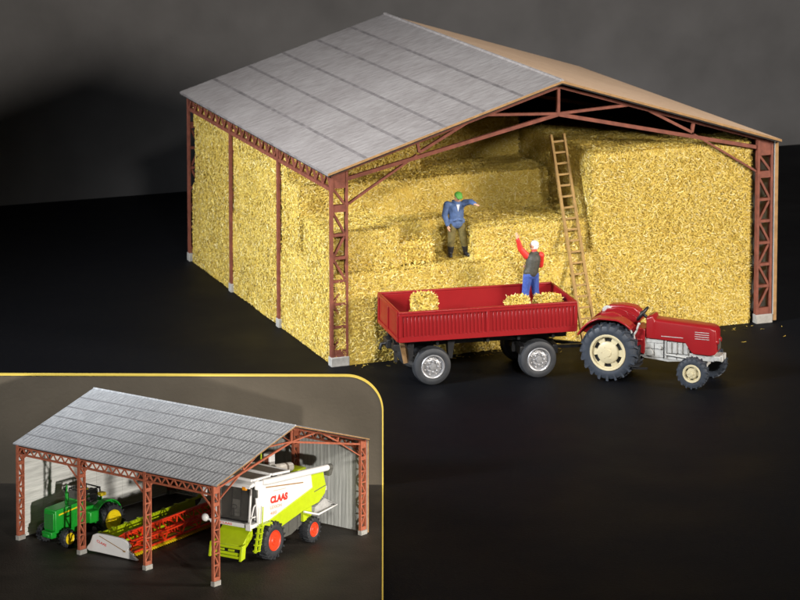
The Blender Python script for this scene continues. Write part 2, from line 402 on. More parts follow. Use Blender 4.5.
def straw_block(name, label, cat, box, faces, density=330, blade=(.06,.165,.010,.022), xf=None, group=None, rough=.04, rd_=.15, loc=(0,0,0), rz=0.0, skew=0.0, sub=.22, kind_tilt=.17):
    """box: local x0,x1,y0,y1,z0,z1; faces: which sides carry loose blades"""
    x0,x1,y0,y1,z0,z1 = box
    bm = bmesh.new(); bmesh.ops.create_cube(bm, size=1)
    for v in bm.verts: v.co = Vector((x0+(v.co.x+.5)*(x1-x0), y0+(v.co.y+.5)*(y1-y0), z0+(v.co.z+.5)*(z1-z0)))
    # cut into a grid then roughen
    for ax, (a, b) in enumerate(((x0,x1),(y0,y1),(z0,z1))):
        n = max(1, min(40, int((b-a)/sub)))
        for i in range(1, n):
            co = [0,0,0]; co[ax] = a + (b-a)*i/n; no = [0,0,0]; no[ax] = 1
            bmesh.ops.bisect_plane(bm, geom=bm.verts[:]+bm.edges[:]+bm.faces[:], plane_co=co, plane_no=no)
    off = Vector((rng.random()*50, rng.random()*50, 0))
    cx, cy, cz = (x0+x1)/2, (y0+y1)/2, (z0+z1)/2
    rd = min(rd_, .25*min(x1-x0, y1-y0, z1-z0))
    for v in bm.verts:
        p = v.co.copy()
        # soften the corners
        q = Vector((min(max(p.x, x0+rd), x1-rd), min(max(p.y, y0+rd), y1-rd), min(max(p.z, z0+rd) if z0 > .02 else p.z, z1-rd)))
        d = p - q
        if d.length > rd: p = q + d.normalized()*rd
        nv = noise.noise_vector((p+off)*.8)*rough*1.6 + noise.noise_vector((p+off)*4.0)*rough*.6
        if z0 <= .02 and p.z < .03: nv.z = 0
        v.co = p + nv
    core = [tuple(v.co) for v in bm.verts]; bm.verts.index_update(); cf = [tuple(v.index for v in f.verts) for f in bm.faces]; bm.free()
    V = [np.array(core)]; F = [list(f) for f in cf]; nb = len(core); ncore = len(cf)
    sd = {'-x':((x0,y0,z0),(0,y1-y0,0),(0,0,z1-z0),(-1,0,0)), '+x':((x1,y0,z0),(0,y1-y0,0),(0,0,z1-z0),(1,0,0)),
          '-y':((x0,y0,z0),(x1-x0,0,0),(0,0,z1-z0),(0,-1,0)), '+y':((x0,y1,z0),(x1-x0,0,0),(0,0,z1-z0),(0,1,0)),
          '+z':((x0,y0,z1),(x1-x0,0,0),(0,y1-y0,0),(0,0,1))}
    for s in faces:
        P0,e1,e2,nr = sd[s]
        ar = np.linalg.norm(np.cross(e1,e2)); n = int(ar*density*3.2)
        v, f = slivers(n, np.array(P0)-np.array(nr)*.012, e1, e2, nr, *blade, tilt=kind_tilt*(1.5 if s == '+z' else .7 if s == '-x' else 1))
        # follow the roughness of the core and never sink below the table
        nrv = Vector(nr)
        dn = np.array([(noise.noise_vector((Vector(c)+off)*.8)*rough*1.6 + noise.noise_vector((Vector(c)+off)*4.0)*rough*.6).dot(nrv) for c in v[2::6]])
        v = v + np.repeat(dn, 6)[:, None]*np.array(nr)
        cc = v.reshape(-1, 6, 3).mean(1); lo_ = np.array([x0+rd, y0+rd, (z0+rd) if z0 > .02 else -9]); hi_ = np.array([x1-rd, y1-rd, z1-rd])
        qq = np.clip(cc, lo_, hi_); dd = cc - qq; ll = np.linalg.norm(dd, axis=1)[:, None]
        pull = np.where(ll > rd*1.2, dd*(1 - rd*1.2/np.maximum(ll, 1e-6)), 0); v = v - np.repeat(pull, 6, axis=0)
        if z0 <= .02: v[:, 2] = np.maximum(v[:, 2], .006)
        V.append(v); F += (f+nb).tolist(); nb += len(v)
    me = bpy.data.meshes.new(name); me.from_pydata(np.concatenate(V).tolist(), [], F)
    me.materials.append(M['straw_core']); me.materials.append(M['straw'])
    me.polygons.foreach_set('material_index', [0]*ncore+[1]*(len(F)-ncore))
    o = bpy.data.objects.new(name, me); COL.objects.link(o); o.location = loc; o.rotation_euler = (0,0,rz)
    return tag(o, label, cat, group)

def in_barn(*a, **k): return straw_block(*a, loc=O, rz=AZ, **k)
G = 'straw stacked inside the big barn'
in_barn('straw_stack', 'tall flat-faced straw stack filling the right side of the big barn', 'straw stack', (7.30,12.06,.17,6.2,0,4.95), ['-y','-x','+z'], rd_=.26, group=G, density=420)
in_barn('straw_stack', 'wide lowest straw layer behind the red trailer, its top carrying the man in blue', 'straw stack', (.10,7.33,.05,12.4,0,2.36), ['-y','-x','+z'], group=G, density=420)
in_barn('straw_stack', 'straw heap on the left, just behind the front left lattice column', 'straw stack', (.12,1.95,.2,2.45,2.3,3.40), ['-y','-x','+z','+x'], group=G, density=420)
in_barn('straw_stack', 'straw heap between the man in blue and the ladder', 'straw stack', (4.02,7.30,.34,2.3,2.3,3.20), ['-y','-x','+z'], group=G, density=440)
in_barn('straw_stack', 'straw bank directly behind the man in blue', 'straw stack', (1.85,4.0,1.6,2.35,2.3,3.22), ['-y','+z','-x'], group=G, density=440)
in_barn('straw_stack', 'long straw ledge behind and above the man in blue', 'straw stack', (.13,7.2,2.75,12.2,2.3,4.10), ['-y','-x','+z'], group=G, density=330)
in_barn('straw_stack', 'uppermost straw heap at the back, tucked under the left roof slope', 'straw stack', (1.15,3.9,3.7,7.0,4.05,5.15), ['-y','-x','+z','+x'], group=G, density=330)
in_barn('straw_stack', 'shadowed straw heap at the back, right under the ridge', 'straw stack', (3.3,7.2,4.7,7.4,4.05,5.2), ['-y','+z','-x'], group=G, density=330)
in_barn('straw_stack', 'narrow straw strip along the left side of the barn, up under the eave girder', 'straw stack', (.12,1.4,3.6,12.3,4.0,4.78), ['-x','+z','-y'], group=G, density=330)
# loose bales
GB = 'small loose straw bales'
def bale(label, p, size, rz, group=GB):
    x, y, z = size
    return straw_block('straw_bale', label, 'straw bale', (-x/2,x/2,-y/2,y/2,0.03,z), ['-x','+x','-y','+y','+z'], density=420, blade=(.10,.24,.018,.036), group=group, loc=p, rz=rz, rough=.04, sub=.12, kind_tilt=.4)
bale('small straw bale lying on the stack, left of the man in blue', B(2.38,.50,2.40), (.98,.5,.60), AZ+.05)

# straw litter on the table along the foot of the stacks
def litter():
    Vs, Fs, nb = [], [], 0
    for P0, e1, e2, n in (((.6,-.45,.012),(11.2,0,0),(0,.35,0),80), ((-1.2,-1.6,.012),(14,0,0),(0,2,0),30)):
        v, f = slivers(n, P0, e1, e2, (0,0,1),   .05, .16, .010, .022, lift=.0, tilt=.05)
        v[:, 2] = np.clip(v[:, 2], .006, .03); Vs.append(v); Fs += (f+nb).tolist(); nb += len(v)
    me = bpy.data.meshes.new('straw_litter'); me.from_pydata(np.concatenate(Vs).tolist(), [], Fs); me.materials.append(M['straw'])
    o = bpy.data.objects.new('straw_litter', me); COL.objects.link(o); o.location = O; o.rotation_euler = (0,0,AZ)
    tag(o, 'scattered straw bits on the black table along the foot of the barn', 'straw litter', kind='stuff')
litter()

# ------------------------------------------------------------------ ladder
def ladder():
    foot = B(6.86,-.80); topp = B(6.69,1.02,5.36)
    t = thing('ladder', 'brown wooden ladder leaning against the straw in the big barn', 'ladder', foot)
    d = topp - foot; L_ = d.length; z = d.normalized(); x = U.copy(); x = (x - z*x.dot(z)).normalized(); y = z.cross(x)
    R_ = Matrix((x, y, z)).transposed()
    t.rotation_euler = R_.to_euler()
    for sx in (-.185, .185):
        mb = MB(); mb.box(sx-.035, sx+.035, -.045, .045, .0, L_); mb.build('side_rail', M['wood'], t, bevel=.01)
    n = 19
    for i in range(n):
        zc = .22 + (L_-.42)*i/(n-1)
        mb = MB(); mb.box(-.15, .15, -.026, .026, zc-.026, zc+.026); mb.build('rung', M['wood'], t)
ladder()

# ------------------------------------------------------------------ wheels
def tyre_mb(r, rim, w, n=40, crown=.04):
    """wheel in local frame: axis y, outer face at y = 0, going to y = w"""
    mb = MB(); s = min(w*.22, (r-rim)*.5)
    prof = [(rim, .02*w), (rim+.25*(r-rim), -.015*w), (r-.45*(r-rim), -.02*w), (r-.22*s, .06*w), (r-.03*s, .2*w), (r, .5*w), (r-.03*s, .8*w), (r-.22*s, .94*w), (r-.45*(r-rim), 1.02*w), (rim, .98*w)]
    mb.lathe(prof, (0,0,0), (0,1,0), n, closed=True); return mb
def lug_mb(mb, r, w, n, h, back=.16):
    for i in range(n):
        for side in (0, 1):
            a = 2*pi*(i+.5*side)/n
            y0, y1 = (-.01*w, .54*w) if side == 0 else (1.01*w, .46*w)
            a2 = a + back
            def P_(ang, rr, y): return Vector((rr*sin(ang), y, rr*cos(ang)))
            th = .055*min(1, 14/n)*1.25
            lo = [P_(a-th, r-.06, y0), P_(a+th, r-.06, y0), P_(a2+th, r-.03, y1), P_(a2-th, r-.03, y1)]
            hi = [P_(a-th*.7, r+h*.6, y0), P_(a+th*.7, r+h*.6, y0), P_(a2+th*.7, r+h, y1), P_(a2-th*.7, r+h, y1)]
            if side: lo.reverse(); hi.reverse()
            mb.hexa(lo, hi)
            # shoulder of the lug running down the side wall
            ys = y0 + (-.015*w if side == 0 else .015*w)
            lo = [P_(a-th, r-.13, ys), P_(a+th, r-.13, ys), P_(a+th, r-.13, y0+(.05*w if side==0 else -.05*w)), P_(a-th, r-.13, y0+(.05*w if side==0 else -.05*w))]
            hi = [P_(a-th*.7, r+h*.6, ys+(.02*w if side==0 else -.02*w)), P_(a+th*.7, r+h*.6, ys+(.02*w if side==0 else -.02*w)), P_(a+th*.7, r+h*.6, y0+(.05*w if side==0 else -.05*w)), P_(a-th*.7, r+h*.6, y0+(.05*w if side==0 else -.05*w))]
            if side: lo.reverse(); hi.reverse()
            mb.hexa(lo, hi)
def wheel(parent, c, r, w, rim_r, mt, mr, lugs=0, flip=False, style='disc', lug_h=.04):
    """c = hub centre of the OUTER face"""
    e = bpy.data.objects.new('wheel', None); COL.objects.link(e); e.parent = parent; e.location = c; e.empty_display_size=.1
    if flip: e.rotation_euler = (0, 0, pi)
    mb = tyre_mb(r-(lug_h if lugs else 0), rim_r, w)
    if lugs: lug_mb(mb, r-lug_h, w, lugs, lug_h)
    else:
        for k in (.32,.5,.68): mb.lathe([(r+.004,k*w-.012),(r+.012,k*w),(r+.004,k*w+.012)], (0,0,0), (0,1,0), 40)
    mb.build('tyre', mt, e, smooth=30)
    mb = MB()
    if style == 'truck':
        mb.lathe([(rim_r+.012,.01),(rim_r-.01,-.012),(rim_r-.035,.0),(rim_r-.05,.05),(rim_r*.62,.035),(rim_r*.55,.02),(rim_r*.30,.03),(rim_r*.26,-.005),(.0005,-.012)], (0,0,0), (0,1,0), 32)
        for k in range(8):
            a = 2*pi*k/8
            mb.ball((rim_r*.45*cos(a), .008, rim_r*.45*sin(a)), .022, 5)
            mb.ball((rim_r*.72*cos(a+.4), .04, rim_r*.72*sin(a+.4)), (.03,.012,.03), 5)
    elif style == 'cream':
        mb.lathe([(rim_r+.012,.015),(rim_r-.008,-.02),(rim_r-.05,-.012),(rim_r-.06,.05),(rim_r*.80,.055)], (0,0,0), (0,1,0), 40)
        mb.lathe([(rim_r*.62,.06),(rim_r*.60,.02),(rim_r*.52,-.004),(rim_r*.22,-.012),(rim_r*.2,-.03),(.0005,-.034)], (0,0,0), (0,1,0), 40)
        for k in range(6):                                                 # webs between the six slots
            a0 = 2*pi*k/6
            seg = [a0 + .50*(i/6) - .25 for i in range(7)]
            for i in range(6):
                def q(a, rr, y): return (rr*cos(a), y, rr*sin(a))
                mb.hexa([q(seg[i],rim_r*.58,.09), q(seg[i+1],rim_r*.58,.09), q(seg[i+1],rim_r*.86,.09), q(seg[i],rim_r*.86,.09)],
                        [q(seg[i],rim_r*.58,.03), q(seg[i+1],rim_r*.58,.03), q(seg[i+1],rim_r*.86,.045), q(seg[i],rim_r*.86,.045)])
        for k in range(6):
            a = 2*pi*k/6; mb.ball((rim_r*.34*cos(a), -.01, rim_r*.34*sin(a)), .016, 5)
    else:
        mb.lathe([(rim_r+.012,.01),(rim_r-.01,-.015),(rim_r-.04,.0),(rim_r-.06,.03),(rim_r*.5,.03),(rim_r*.42,-.01),(rim_r*.18,-.005),(rim_r*.16,-.04),(.0005,-.045)], (0,0,0), (0,1,0), 32)
        for k in range(8):
            a = 2*pi*k/8; mb.ball((rim_r*.33*cos(a), -.004, rim_r*.33*sin(a)), .02, 5)
    rm = mb.build('rim', mr, e, smooth=35)
    if style == 'cream':
        mb = MB(); mb.disc((0,.10,0), (0,1,0), rim_r*.9, .02, 32); mb.build('rim_backing', M['black'], e)
    mb = MB(); mb.disc((0, w*.75, 0), (0,1,0), rim_r-.005, .05, 24); mb.build('hub', M['black'], e)
    return e

# ------------------------------------------------------------------ trailer
TR = Vector((.8165, 67.906, 0)); TA = .251
def trailer():
    t = thing('farm_trailer', 'red flatbed farm trailer with ribbed sides, hitched behind the red tractor', 'trailer', TR, TA)
    x0, x1, y0, y1, z0, z1 = -.90, 3.70, -.08, 2.02, 1.16, 1.92
    th = .05
    mb = MB(); mb.box(x0+.02, x1-.02, y0+.02, y1-.02, z0-.02, z0+.10); mb.build('bed_floor', M['red'], t, bevel=.01)
    def side(y, outward):
        mb = MB(); ya, yb = (y, y+th) if outward < 0 else (y-th, y)
        mb.box(x0, x1, ya, yb, z0, z1-.05)
        fa, fb = (ya-.035, ya) if outward < 0 else (yb, yb+.035)
        mb.box(x0, x1, fa, fb, z1-.11, z1-.05)                             # rails of the panel
        mb.box(x0, x1, fa, fb, z0, z0+.13)
        mid = (x0+x1)/2 - .02
        for xx in (x0, mid-.035, x1-.07): mb.box(xx, xx+.07, fa, fb, z0+.13, z1-.11)
        n = 46
        for i in range(n):
            xx = x0+.10 + (x1-x0-.2)*(i+.5)/n
            if abs(xx-mid) < .07: continue
            mb.box(xx-.022, xx+.022, fb-.016 if outward<0 else fa, fb if outward<0 else fa+.016, z0+.13, z1-.11)
        b = mb.build('side_board', M['red'], t, bevel=.006, seg=1)
        mb = MB(); mb.box(x0, x1, fa-.004 if outward<0 else ya, yb if outward<0 else fb+.004, z1-.05, z1); mb.build('top_rail', M['red'], b, bevel=.014)
    side(y0, -1); side(y1, 1)
    for x, s in ((x0, -1), (x1, 1)):
        mb = MB(); xa, xb = (x+.004, x+th) if s < 0 else (x-th, x-.004)
        mb.box(xa, xb, y0+th, y1-th, z0, z1)
        fa, fb = (xa-.03, xa) if s < 0 else (xb, xb+.03)
        mb.box(fa, fb, y0+th, y1-th, z1-.09, z1-.012); mb.box(fa, fb, y0+th, y1-th, z0, z0+.1)
        for k in range(3):
            yy = y0+.1+(y1-y0-.2)*k/2; mb.box(fa, fb, yy-.04, yy+.04, z0+.1, z1-.09)
        mb.build('end_board', M['red'], t, bevel=.01)
    mb = MB()
    for y in (.45, 1.40): mb.box(x0+.1, x1-.1, y, y+.16, .90, 1.14)
    for x in (-.62, .1, 1.4, 2.2, 3.1): mb.box(x, x+.08, .1, 1.86, .98, 1.13)
    mb.build('chassis', M['black'], t, bevel=.01)
    # rear hangers, mudguard plates and springs
    mb = MB()
    for y in (.12, 1.62):
        mb = MB()
        for x in (-.55, .50):
            sg = -1 if x < 0 else 1
            mb.prism([(x-.10, y, 1.14), (x+.10, y, 1.14), (x+.05-sg*.02, y, .62), (x-.05-sg*.02, y, .62)], (0, .18, 0))
        for k in range(4): mb.tube([(-.5+.07*k, y+.1, .74-.045*k), (-.1, y+.1, .60-.045*k), (.4-.07*k, y+.1, .74-.045*k)], .03, 6)
        mb.build('leaf_spring', M['black'], t, bevel=.008)
    mb = MB(); mb.bar((-.72,.35,1.1), (-.60,.35,.52), .12, .06); mb.build('support_leg', M['card_edge'], t)
    mb = MB()
    mb.box(-.98,-.84,.75,1.15,.80,1.02); mb.tube([(-.9,.95,.9),(-1.08,.95,.88),(-1.12,.95,.74)], .045, 8); mb.build('tow_hook', M['black'], t, bevel=.01)
    mb = MB(); mb.box(-.95,-.88,.1,.2,.62,1.08); mb.box(-1.0,-.84,.0,.26,.92,1.08); mb.build('rear_bracket', M['black'], t, bevel=.01)
    mb = MB(); mb.tube([(0,.1,.47),(0,1.8,.47)], .07, 10); mb.build('axle', M['black'], t, smooth=40); mb = MB(); mb.tube([(2.74,.1,.47),(2.74,1.8,.47)], .07, 10); mb.build('axle', M['black'], t, smooth=40)
    mb = MB(); mb.disc((2.74,.95,.86), (0,0,1), .52, .10, 28); mb.box(2.2,3.3,.55,.68,.56,.82); mb.box(2.2,3.3,1.22,1.35,.56,.82); mb.box(2.28,2.44,.08,1.82,.58,.80); mb.box(3.12,3.26,.08,1.82,.58,.80)
    mb.build('turntable', M['black'], t, bevel=.01)
    mb = MB()
    for y in (.62, 1.28): mb.bar((3.2,y,.62), (4.45,.93,.50), .09, .08, (0,0,1))
    mb.tube([(4.35,.93,.5),(4.62,.93,.5)], .05, 8); mb.build('drawbar', M['black'], t)
    for x in (0, 2.74):
        wheel(t, (x, -.01, .47), .47, .34, .295, M['tyre'], M['silver'], style='truck')
        wheel(t, (x, 1.93, .47), .47, .34, .295, M['tyre'], M['silver'], flip=True, style='truck')
    return t
trailer()
def T(x, y, z): return TR + Vector((cos(TA)*x - sin(TA)*y, sin(TA)*x + cos(TA)*y, z))
bale('pale straw bale standing at the left end of the red trailer bed', T(.12,1.30,1.265), (.50,.48,.68), TA+.1)
bale('straw bale by the boots of the man on the trailer, to his left', T(2.40,.70,1.265), (.50,.46,.60), TA-.05)
bale('slanting straw bale at the right end of the trailer bed, beside the man', T(3.20,.72,1.265), (.56,.44,.60), TA+.22)

# ------------------------------------------------------------------ red tractor
def red_tractor():
    r0 = Vector((5.16, 68.25, 0)); a = -.3434
    t = thing('tractor', 'red tractor with grey engine and cream wheel rims, hitched to the red trailer', 'tractor', r0, a)
    yc = .70
    def sec(x, w, z0, z1, rd=.06):      # hood cross-section
        h = w/2
        return [(x, yc-h, z0), (x, yc-h, z1-rd), (x, yc-h+rd*.3, z1-rd*.35), (x, yc-h+rd, z1), (x, yc+h-rd, z1), (x, yc+h-rd*.3, z1-rd*.35), (x, yc+h, z1-rd), (x, yc+h, z0)]
    def loft(secs):
        mb = MB(); n = len(secs[0]); vs = [p for s_ in secs for p in s_]
        fs = [(i*n+j, i*n+(j+1)%n, (i+1)*n+(j+1)%n, (i+1)*n+j) for i in range(len(secs)-1) for j in range(n)]
        fs += [tuple(range(n)), tuple((len(secs)-1)*n+j for j in range(n-1,-1,-1))]
        mb._add(vs, fs); return mb
    hood = loft([sec(.86,.52,1.08,1.60), sec(1.02,.52,1.07,1.66), sec(1.06,.50,1.07,1.56), sec(1.2,.50,1.06,1.545), sec(1.86,.50,1.03,1.515), sec(1.97,.505,.86,1.51), sec(2.06,.51,.77,1.505), sec(2.48,.51,.76,1.48), sec(2.60,.48,.79,1.43), sec(2.64,.42,.84,1.35)])
    hd = hood.build('hood', M['red_tractor'], t, bevel=.018, seg=3)
    for y in (yc-.262, yc+.252):
        for k in range(4):
            mb = MB(); mb.box(2.10, 2.46, y, y+.010, 1.16+.055*k, 1.175+.055*k); mb.build('louvre', M['grey_plastic'], hd)
        mb = MB(); mb.box(1.25, 1.80, y+.003, y+.012, 1.15, 1.165); mb.build('trim_strip', M['grey_plastic'], hd)
    for y in (yc-.15, yc+.15):
        mb = MB(); mb.lathe([(.0005,.06),(.05,.05),(.07,.02),(.075,-.03)], (2.63, y, 1.10), (1,0,0), 16)
        mb.build('headlight', M['red_tractor'], hd, smooth=40)
    mb = MB()
    for i in range(7): mb.box(2.655, 2.668, yc-.15, yc+.15, .90+.035*i, .915+.035*i)
    mb.build('grille', M['dark_grey'], hd)
    # engine and gearbox
    mb = MB()
    mb.box(.74, 1.30, yc-.20, yc+.20, .60, 1.075); mb.box(1.30, 1.95, yc-.19, yc+.19, .56, 1.06)
    mb.prism([(.62,yc-.17,.62),(.80,yc-.17,.55),(1.4,yc-.17,.50),(1.95,yc-.17,.56),(1.95,yc-.17,.7),(.62,yc-.17,.9)], (0,.34,0))
    for k in range(4): mb.box(1.40+.14*k, 1.50+.14*k, yc-.235, yc-.19, .74, 1.02)
    mb.tube([(.95,yc-.2,.72),(.95,yc-.26,.72)], .09, 14); mb.tube([(1.2,yc-.2,.86),(1.2,yc-.25,.86)], .05, 12)
    mb.box(1.34,1.38,yc-.225,yc-.19,.60,1.05); mb.tube([(1.36,yc-.24,.70),(1.9,yc-.24,.66)], .022, 8); mb.box(.86,1.28,yc-.215,yc-.2,.96,1.0)
    for x0_, x1_, z0_, z1_ in ((1.29,1.312,.58,1.05),(1.62,1.634,.58,.74),(.80,1.28,.80,.812),(1.42,1.9,.725,.737),(1.05,1.062,.62,.96),(1.80,1.92,.60,.612)): mb.box(x0_, x1_, yc-.206, yc-.188, z0_, z1_, 1)
    mb.build('engine_block', [M['grey_plastic'], M['black']], t, bevel=.012)
    mb = MB(); mb.box(1.90, 2.58, yc-.19, yc+.19, .60, .765); mb.box(2.58, 2.74, yc-.24, yc+.24, .64, .75); mb.box(2.72,2.79,yc-.20,yc-.06,.62,.77); mb.box(2.72,2.79,yc+.06,yc+.20,.62,.77)
    mb.build('front_frame', M['grey_plastic'], t, bevel=.012)
    mb = MB(); mb.bar((2.18,.15,.42),(2.30,1.28,.42),.10,.09,(0,0,1)); mb.box(2.12,2.36,yc-.1,yc+.1,.40,.62); mb.bar((2.05,.2,.50),(2.1,1.2,.5),.035,.035,(0,0,1))
    mb.build('front_axle', M['grey_plastic'], t, bevel=.01)
    mb = MB(); mb.tube([(0,.1,.72),(0,1.32,.72)], .11, 14); mb.box(-.28,.62,yc-.24,yc+.24,.50,1.02); mb.build('rear_axle', M['black'], t, bevel=.02)
    mb = MB(); mb.box(-.52,-.2,yc-.08,yc+.08,.46,.56); mb.box(-.56,-.46,yc-.12,yc+.12,.42,.60); mb.bar((-.25,yc-.25,.7),(-.62,yc-.3,.42),.05,.05,(0,0,1)); mb.bar((-.25,yc+.25,.7),(-.62,yc+.3,.42),.05,.05,(0,0,1))
    mb.build('tow_hitch', M['black'], t, bevel=.01)
    # deck between fenders, step
    mb = MB(); mb.box(-.05,.78,yc-.32,yc+.32,1.0,1.06); mb.prism([(.50,yc-.27,.74),(.82,yc-.27,.66),(.84,yc-.27,1.30),(.62,yc-.27,1.34),(.52,yc-.27,1.02)], (0,.54,0)); mb.build('driver_deck', M['red_tractor'], t, bevel=.02)
    mb = MB(); mb.box(.40,.80,-.02,.42,.44,.48); mb.bar((.48,.3,.46),(.48,.42,.9),.04,.04); mb.bar((.72,.3,.46),(.72,.42,.9),.04,.04); mb.bar((.62,.02,.40),(.95,.25,.36),.05,.04); mb.build('footstep', M['black'], t)
    # fenders
    for (y0, y1, inner) in ((.04,.46,.46), (.94,1.36,.94)):
        mb = MB(); R0, R1 = .83, .875; n = 18; a0, a1 = radians(155), radians(46)
        angs = [a0+(a1-a0)*i/n for i in range(n+1)]
        pts = [(R1*cos(x)-.02, R1*sin(x)+.74) for x in angs]
        pts = [(x, min(z, 1.585)) for x, z in pts]
        pin = [(R0*cos(x)-.02, min(R0*sin(x)+.74, 1.54)) for x in angs]
        for i in range(n):
            mb.hexa([(pin[i][0],y0,pin[i][1]),(pin[i+1][0],y0,pin[i+1][1]),(pin[i+1][0],y1,pin[i+1][1]),(pin[i][0],y1,pin[i][1])],
                    [(pts[i][0],y0,pts[i][1]),(pts[i+1][0],y0,pts[i+1][1]),(pts[i+1][0],y1,pts[i+1][1]),(pts[i][0],y1,pts[i][1])])
        poly = [(x, inner-.02, z) for x, z in pts] + [(.46, inner-.02, .98), (-.3, inner-.02, .98)]
        mb.prism(poly, (0,.04,0))
        mb.prism([(-.40,inner-.03,1.45),(.30,inner-.03,1.45),(.22,inner-.03,1.60),(.0,inner-.03,1.66),(-.28,inner-.03,1.62)], (0,.06,0))
        mb.build('fender', M['red_tractor'], t, bevel=.012)
    # raised guard shell on the far side with its pale oval lamp
    mb = MB(); pr = [(-.54,1.38),(-.44,1.56),(-.22,1.69),(.10,1.72),(.40,1.69),(.54,1.58),(.60,1.40)]
    mb.prism([(x, 1.0, z) for x, z in pr], (0,.34,0)); mb.build('guard_shell', M['red_tractor'], t, bevel=.05, seg=3)
    mb = MB(); mb.lathe([(.0005,-.05),(.11,-.045),(.14,-.01),(.14,.03)], (-.28, .975, 1.54), (0,1,0), 20); mb.build('tail_lamp', M['grey_plastic'], t, smooth=40)
    # seat
    mb = MB(); mb.box(-.02,.34,yc-.19,yc+.19,1.16,1.24); mb.box(-.10,-.02,yc-.19,yc+.19,1.20,1.42); mb.box(.1,.2,yc-.08,yc+.08,1.02,1.18); mb.build('seat', M['grey_plastic'], t, bevel=.03, seg=3)
    # levers
    mb = MB(); mb.tube([(.10,.33,1.50),(.28,.32,1.49),(.42,.31,1.42),(.52,.31,1.22),(.56,.33,1.06)], .028, 8); mb.tube([(.70,.32,1.44),(.64,.32,1.26),(.58,.32,1.16),(.60,.34,.98)], .026, 8); mb.ball((.71,.32,1.45), .035, 6)
    mb.build('lever', M['grey_plastic'], t, smooth=60)
    # steering wheel
    c = Vector((.70,yc,1.62)); ax = Vector((-.80,0,.60)).normalized(); p = ax.orthogonal().normalized(); q = ax.cross(p)
    mb = MB(); mb.tube([c + (p*cos(2*pi*i/24)+q*sin(2*pi*i/24))*.19 for i in range(25)], .036, 8, caps=False)
    for k in range(3):
        d = p*cos(2*pi*k/3+.3)+q*sin(2*pi*k/3+.3); mb.tube([c-ax*.02, c+d*.19], .032, 6)
    mb.ball(c, .075, 6); mb.tube([c, c-ax*.30], .04, 8); mb.build('steering_wheel', M['black'], t, smooth=60)
    wheel(t, (0,-.02,.735), .735, .46, .455, M['tyre_blue'], M['cream'], lugs=20, style='cream', lug_h=.05)
    wheel(t, (0,1.42,.735), .735, .46, .455, M['tyre_blue'], M['cream'], lugs=20, flip=True, style='cream', lug_h=.05)
    w1 = wheel(t, (2.14,-.02,.40), .40, .26, .225, M['tyre_blue'], M['cream'], lugs=18, style='cream', lug_h=.025)
    w2 = wheel(t, (2.34,1.42,.40), .40, .26, .225, M['tyre_blue'], M['cream'], lugs=18, flip=True, style='cream', lug_h=.025)
    return t
red_tractor()

# ------------------------------------------------------------------ people
def hand(mb, wrist, d, palm_n, side, s=1.0, curl=.25):
    """palm and five fingers; d = direction of the hand, side = towards the thumb"""
    w = Vector(wrist); d = Vector(d).normalized(); sd = Vector(side); sd = (sd - d*sd.dot(d)).normalized(); n = sd.cross(d)
    if n.dot(Vector(palm_n)) < 0: n = -n
    for k in (-1, 0, 1): mb.capsule(w + sd*.018*k*s, w + d*.085*s + sd*.024*k*s, .018*s, .017*s, 8)
    for k, ln in zip((1.5, .5, -.5, -1.5), (.068, .078, .072, .055)):
        b = w + d*.088*s + sd*.0195*k*s
        m = b + (d*(1-.15*curl) + n*curl*.5 + sd*.05*k)*ln*.55*s; e = m + (d*(1-.5*curl) + n*curl + sd*.05*k)*ln*.5*s
        mb.capsule(b, m, .0105*s, .0098*s, 7); mb.capsule(m, e, .0098*s, .008*s, 7)
    b = w + d*.02*s + sd*.03*s; m = b + (d*.6 + sd*.75)*.045*s; e = m + (d*.9 + sd*.3 + n*.2)*.038*s
    mb.capsule(b, m, .014*s, .012*s, 7); mb.capsule(m, e, .012*s, .0095*s, 7)

def head(mb, c, fwd, up, s=1.0):
    c = Vector(c); f = Vector(fwd).normalized(); u = Vector(up); u = (u - f*u.dot(f)).normalized(); r = f.cross(u)
    old = mb.M
    R_ = Matrix((r, f, u)).transposed().to_4x4(); mb.M = Matrix.Translation(c) @ R_
    mb.ball((0,-.005,.03), (.075,.092,.09), 14)
    mb.ball((0,.015,-.035), (.060,.072,.080), 12)
    mb.capsule((0,.085,.012), (0,.108,-.022), .012, .017, 8)        # nose
    mb.capsule((-.035,.078,.028), (.035,.078,.028), .012, .012, 8)  # brow
    mb.ball((0,.070,-.088), (.026,.024,.022), 8)                    # chin
    mb.capsule((-.022,.083,-.058), (.022,.083,-.058), .009, .009, 7)# lips
    for s_ in (-1, 1):
        mb.ball((s_*.078,-.005,.0), (.014,.026,.036), 8)
        mb.ball((s_*.036,.062,-.02), (.026,.028,.024), 8)           # cheeks
    mb.M = old
    return Matrix.Translation(c) @ R_

def eyes(parent, HM):
    for s_ in (-1, 1):
        mb = MB(); mb.M = HM; mb.ball((s_*.031,.082,.010), (.012,.008,.008), 6); mb.build('eye', M['boot'], parent, smooth=60)

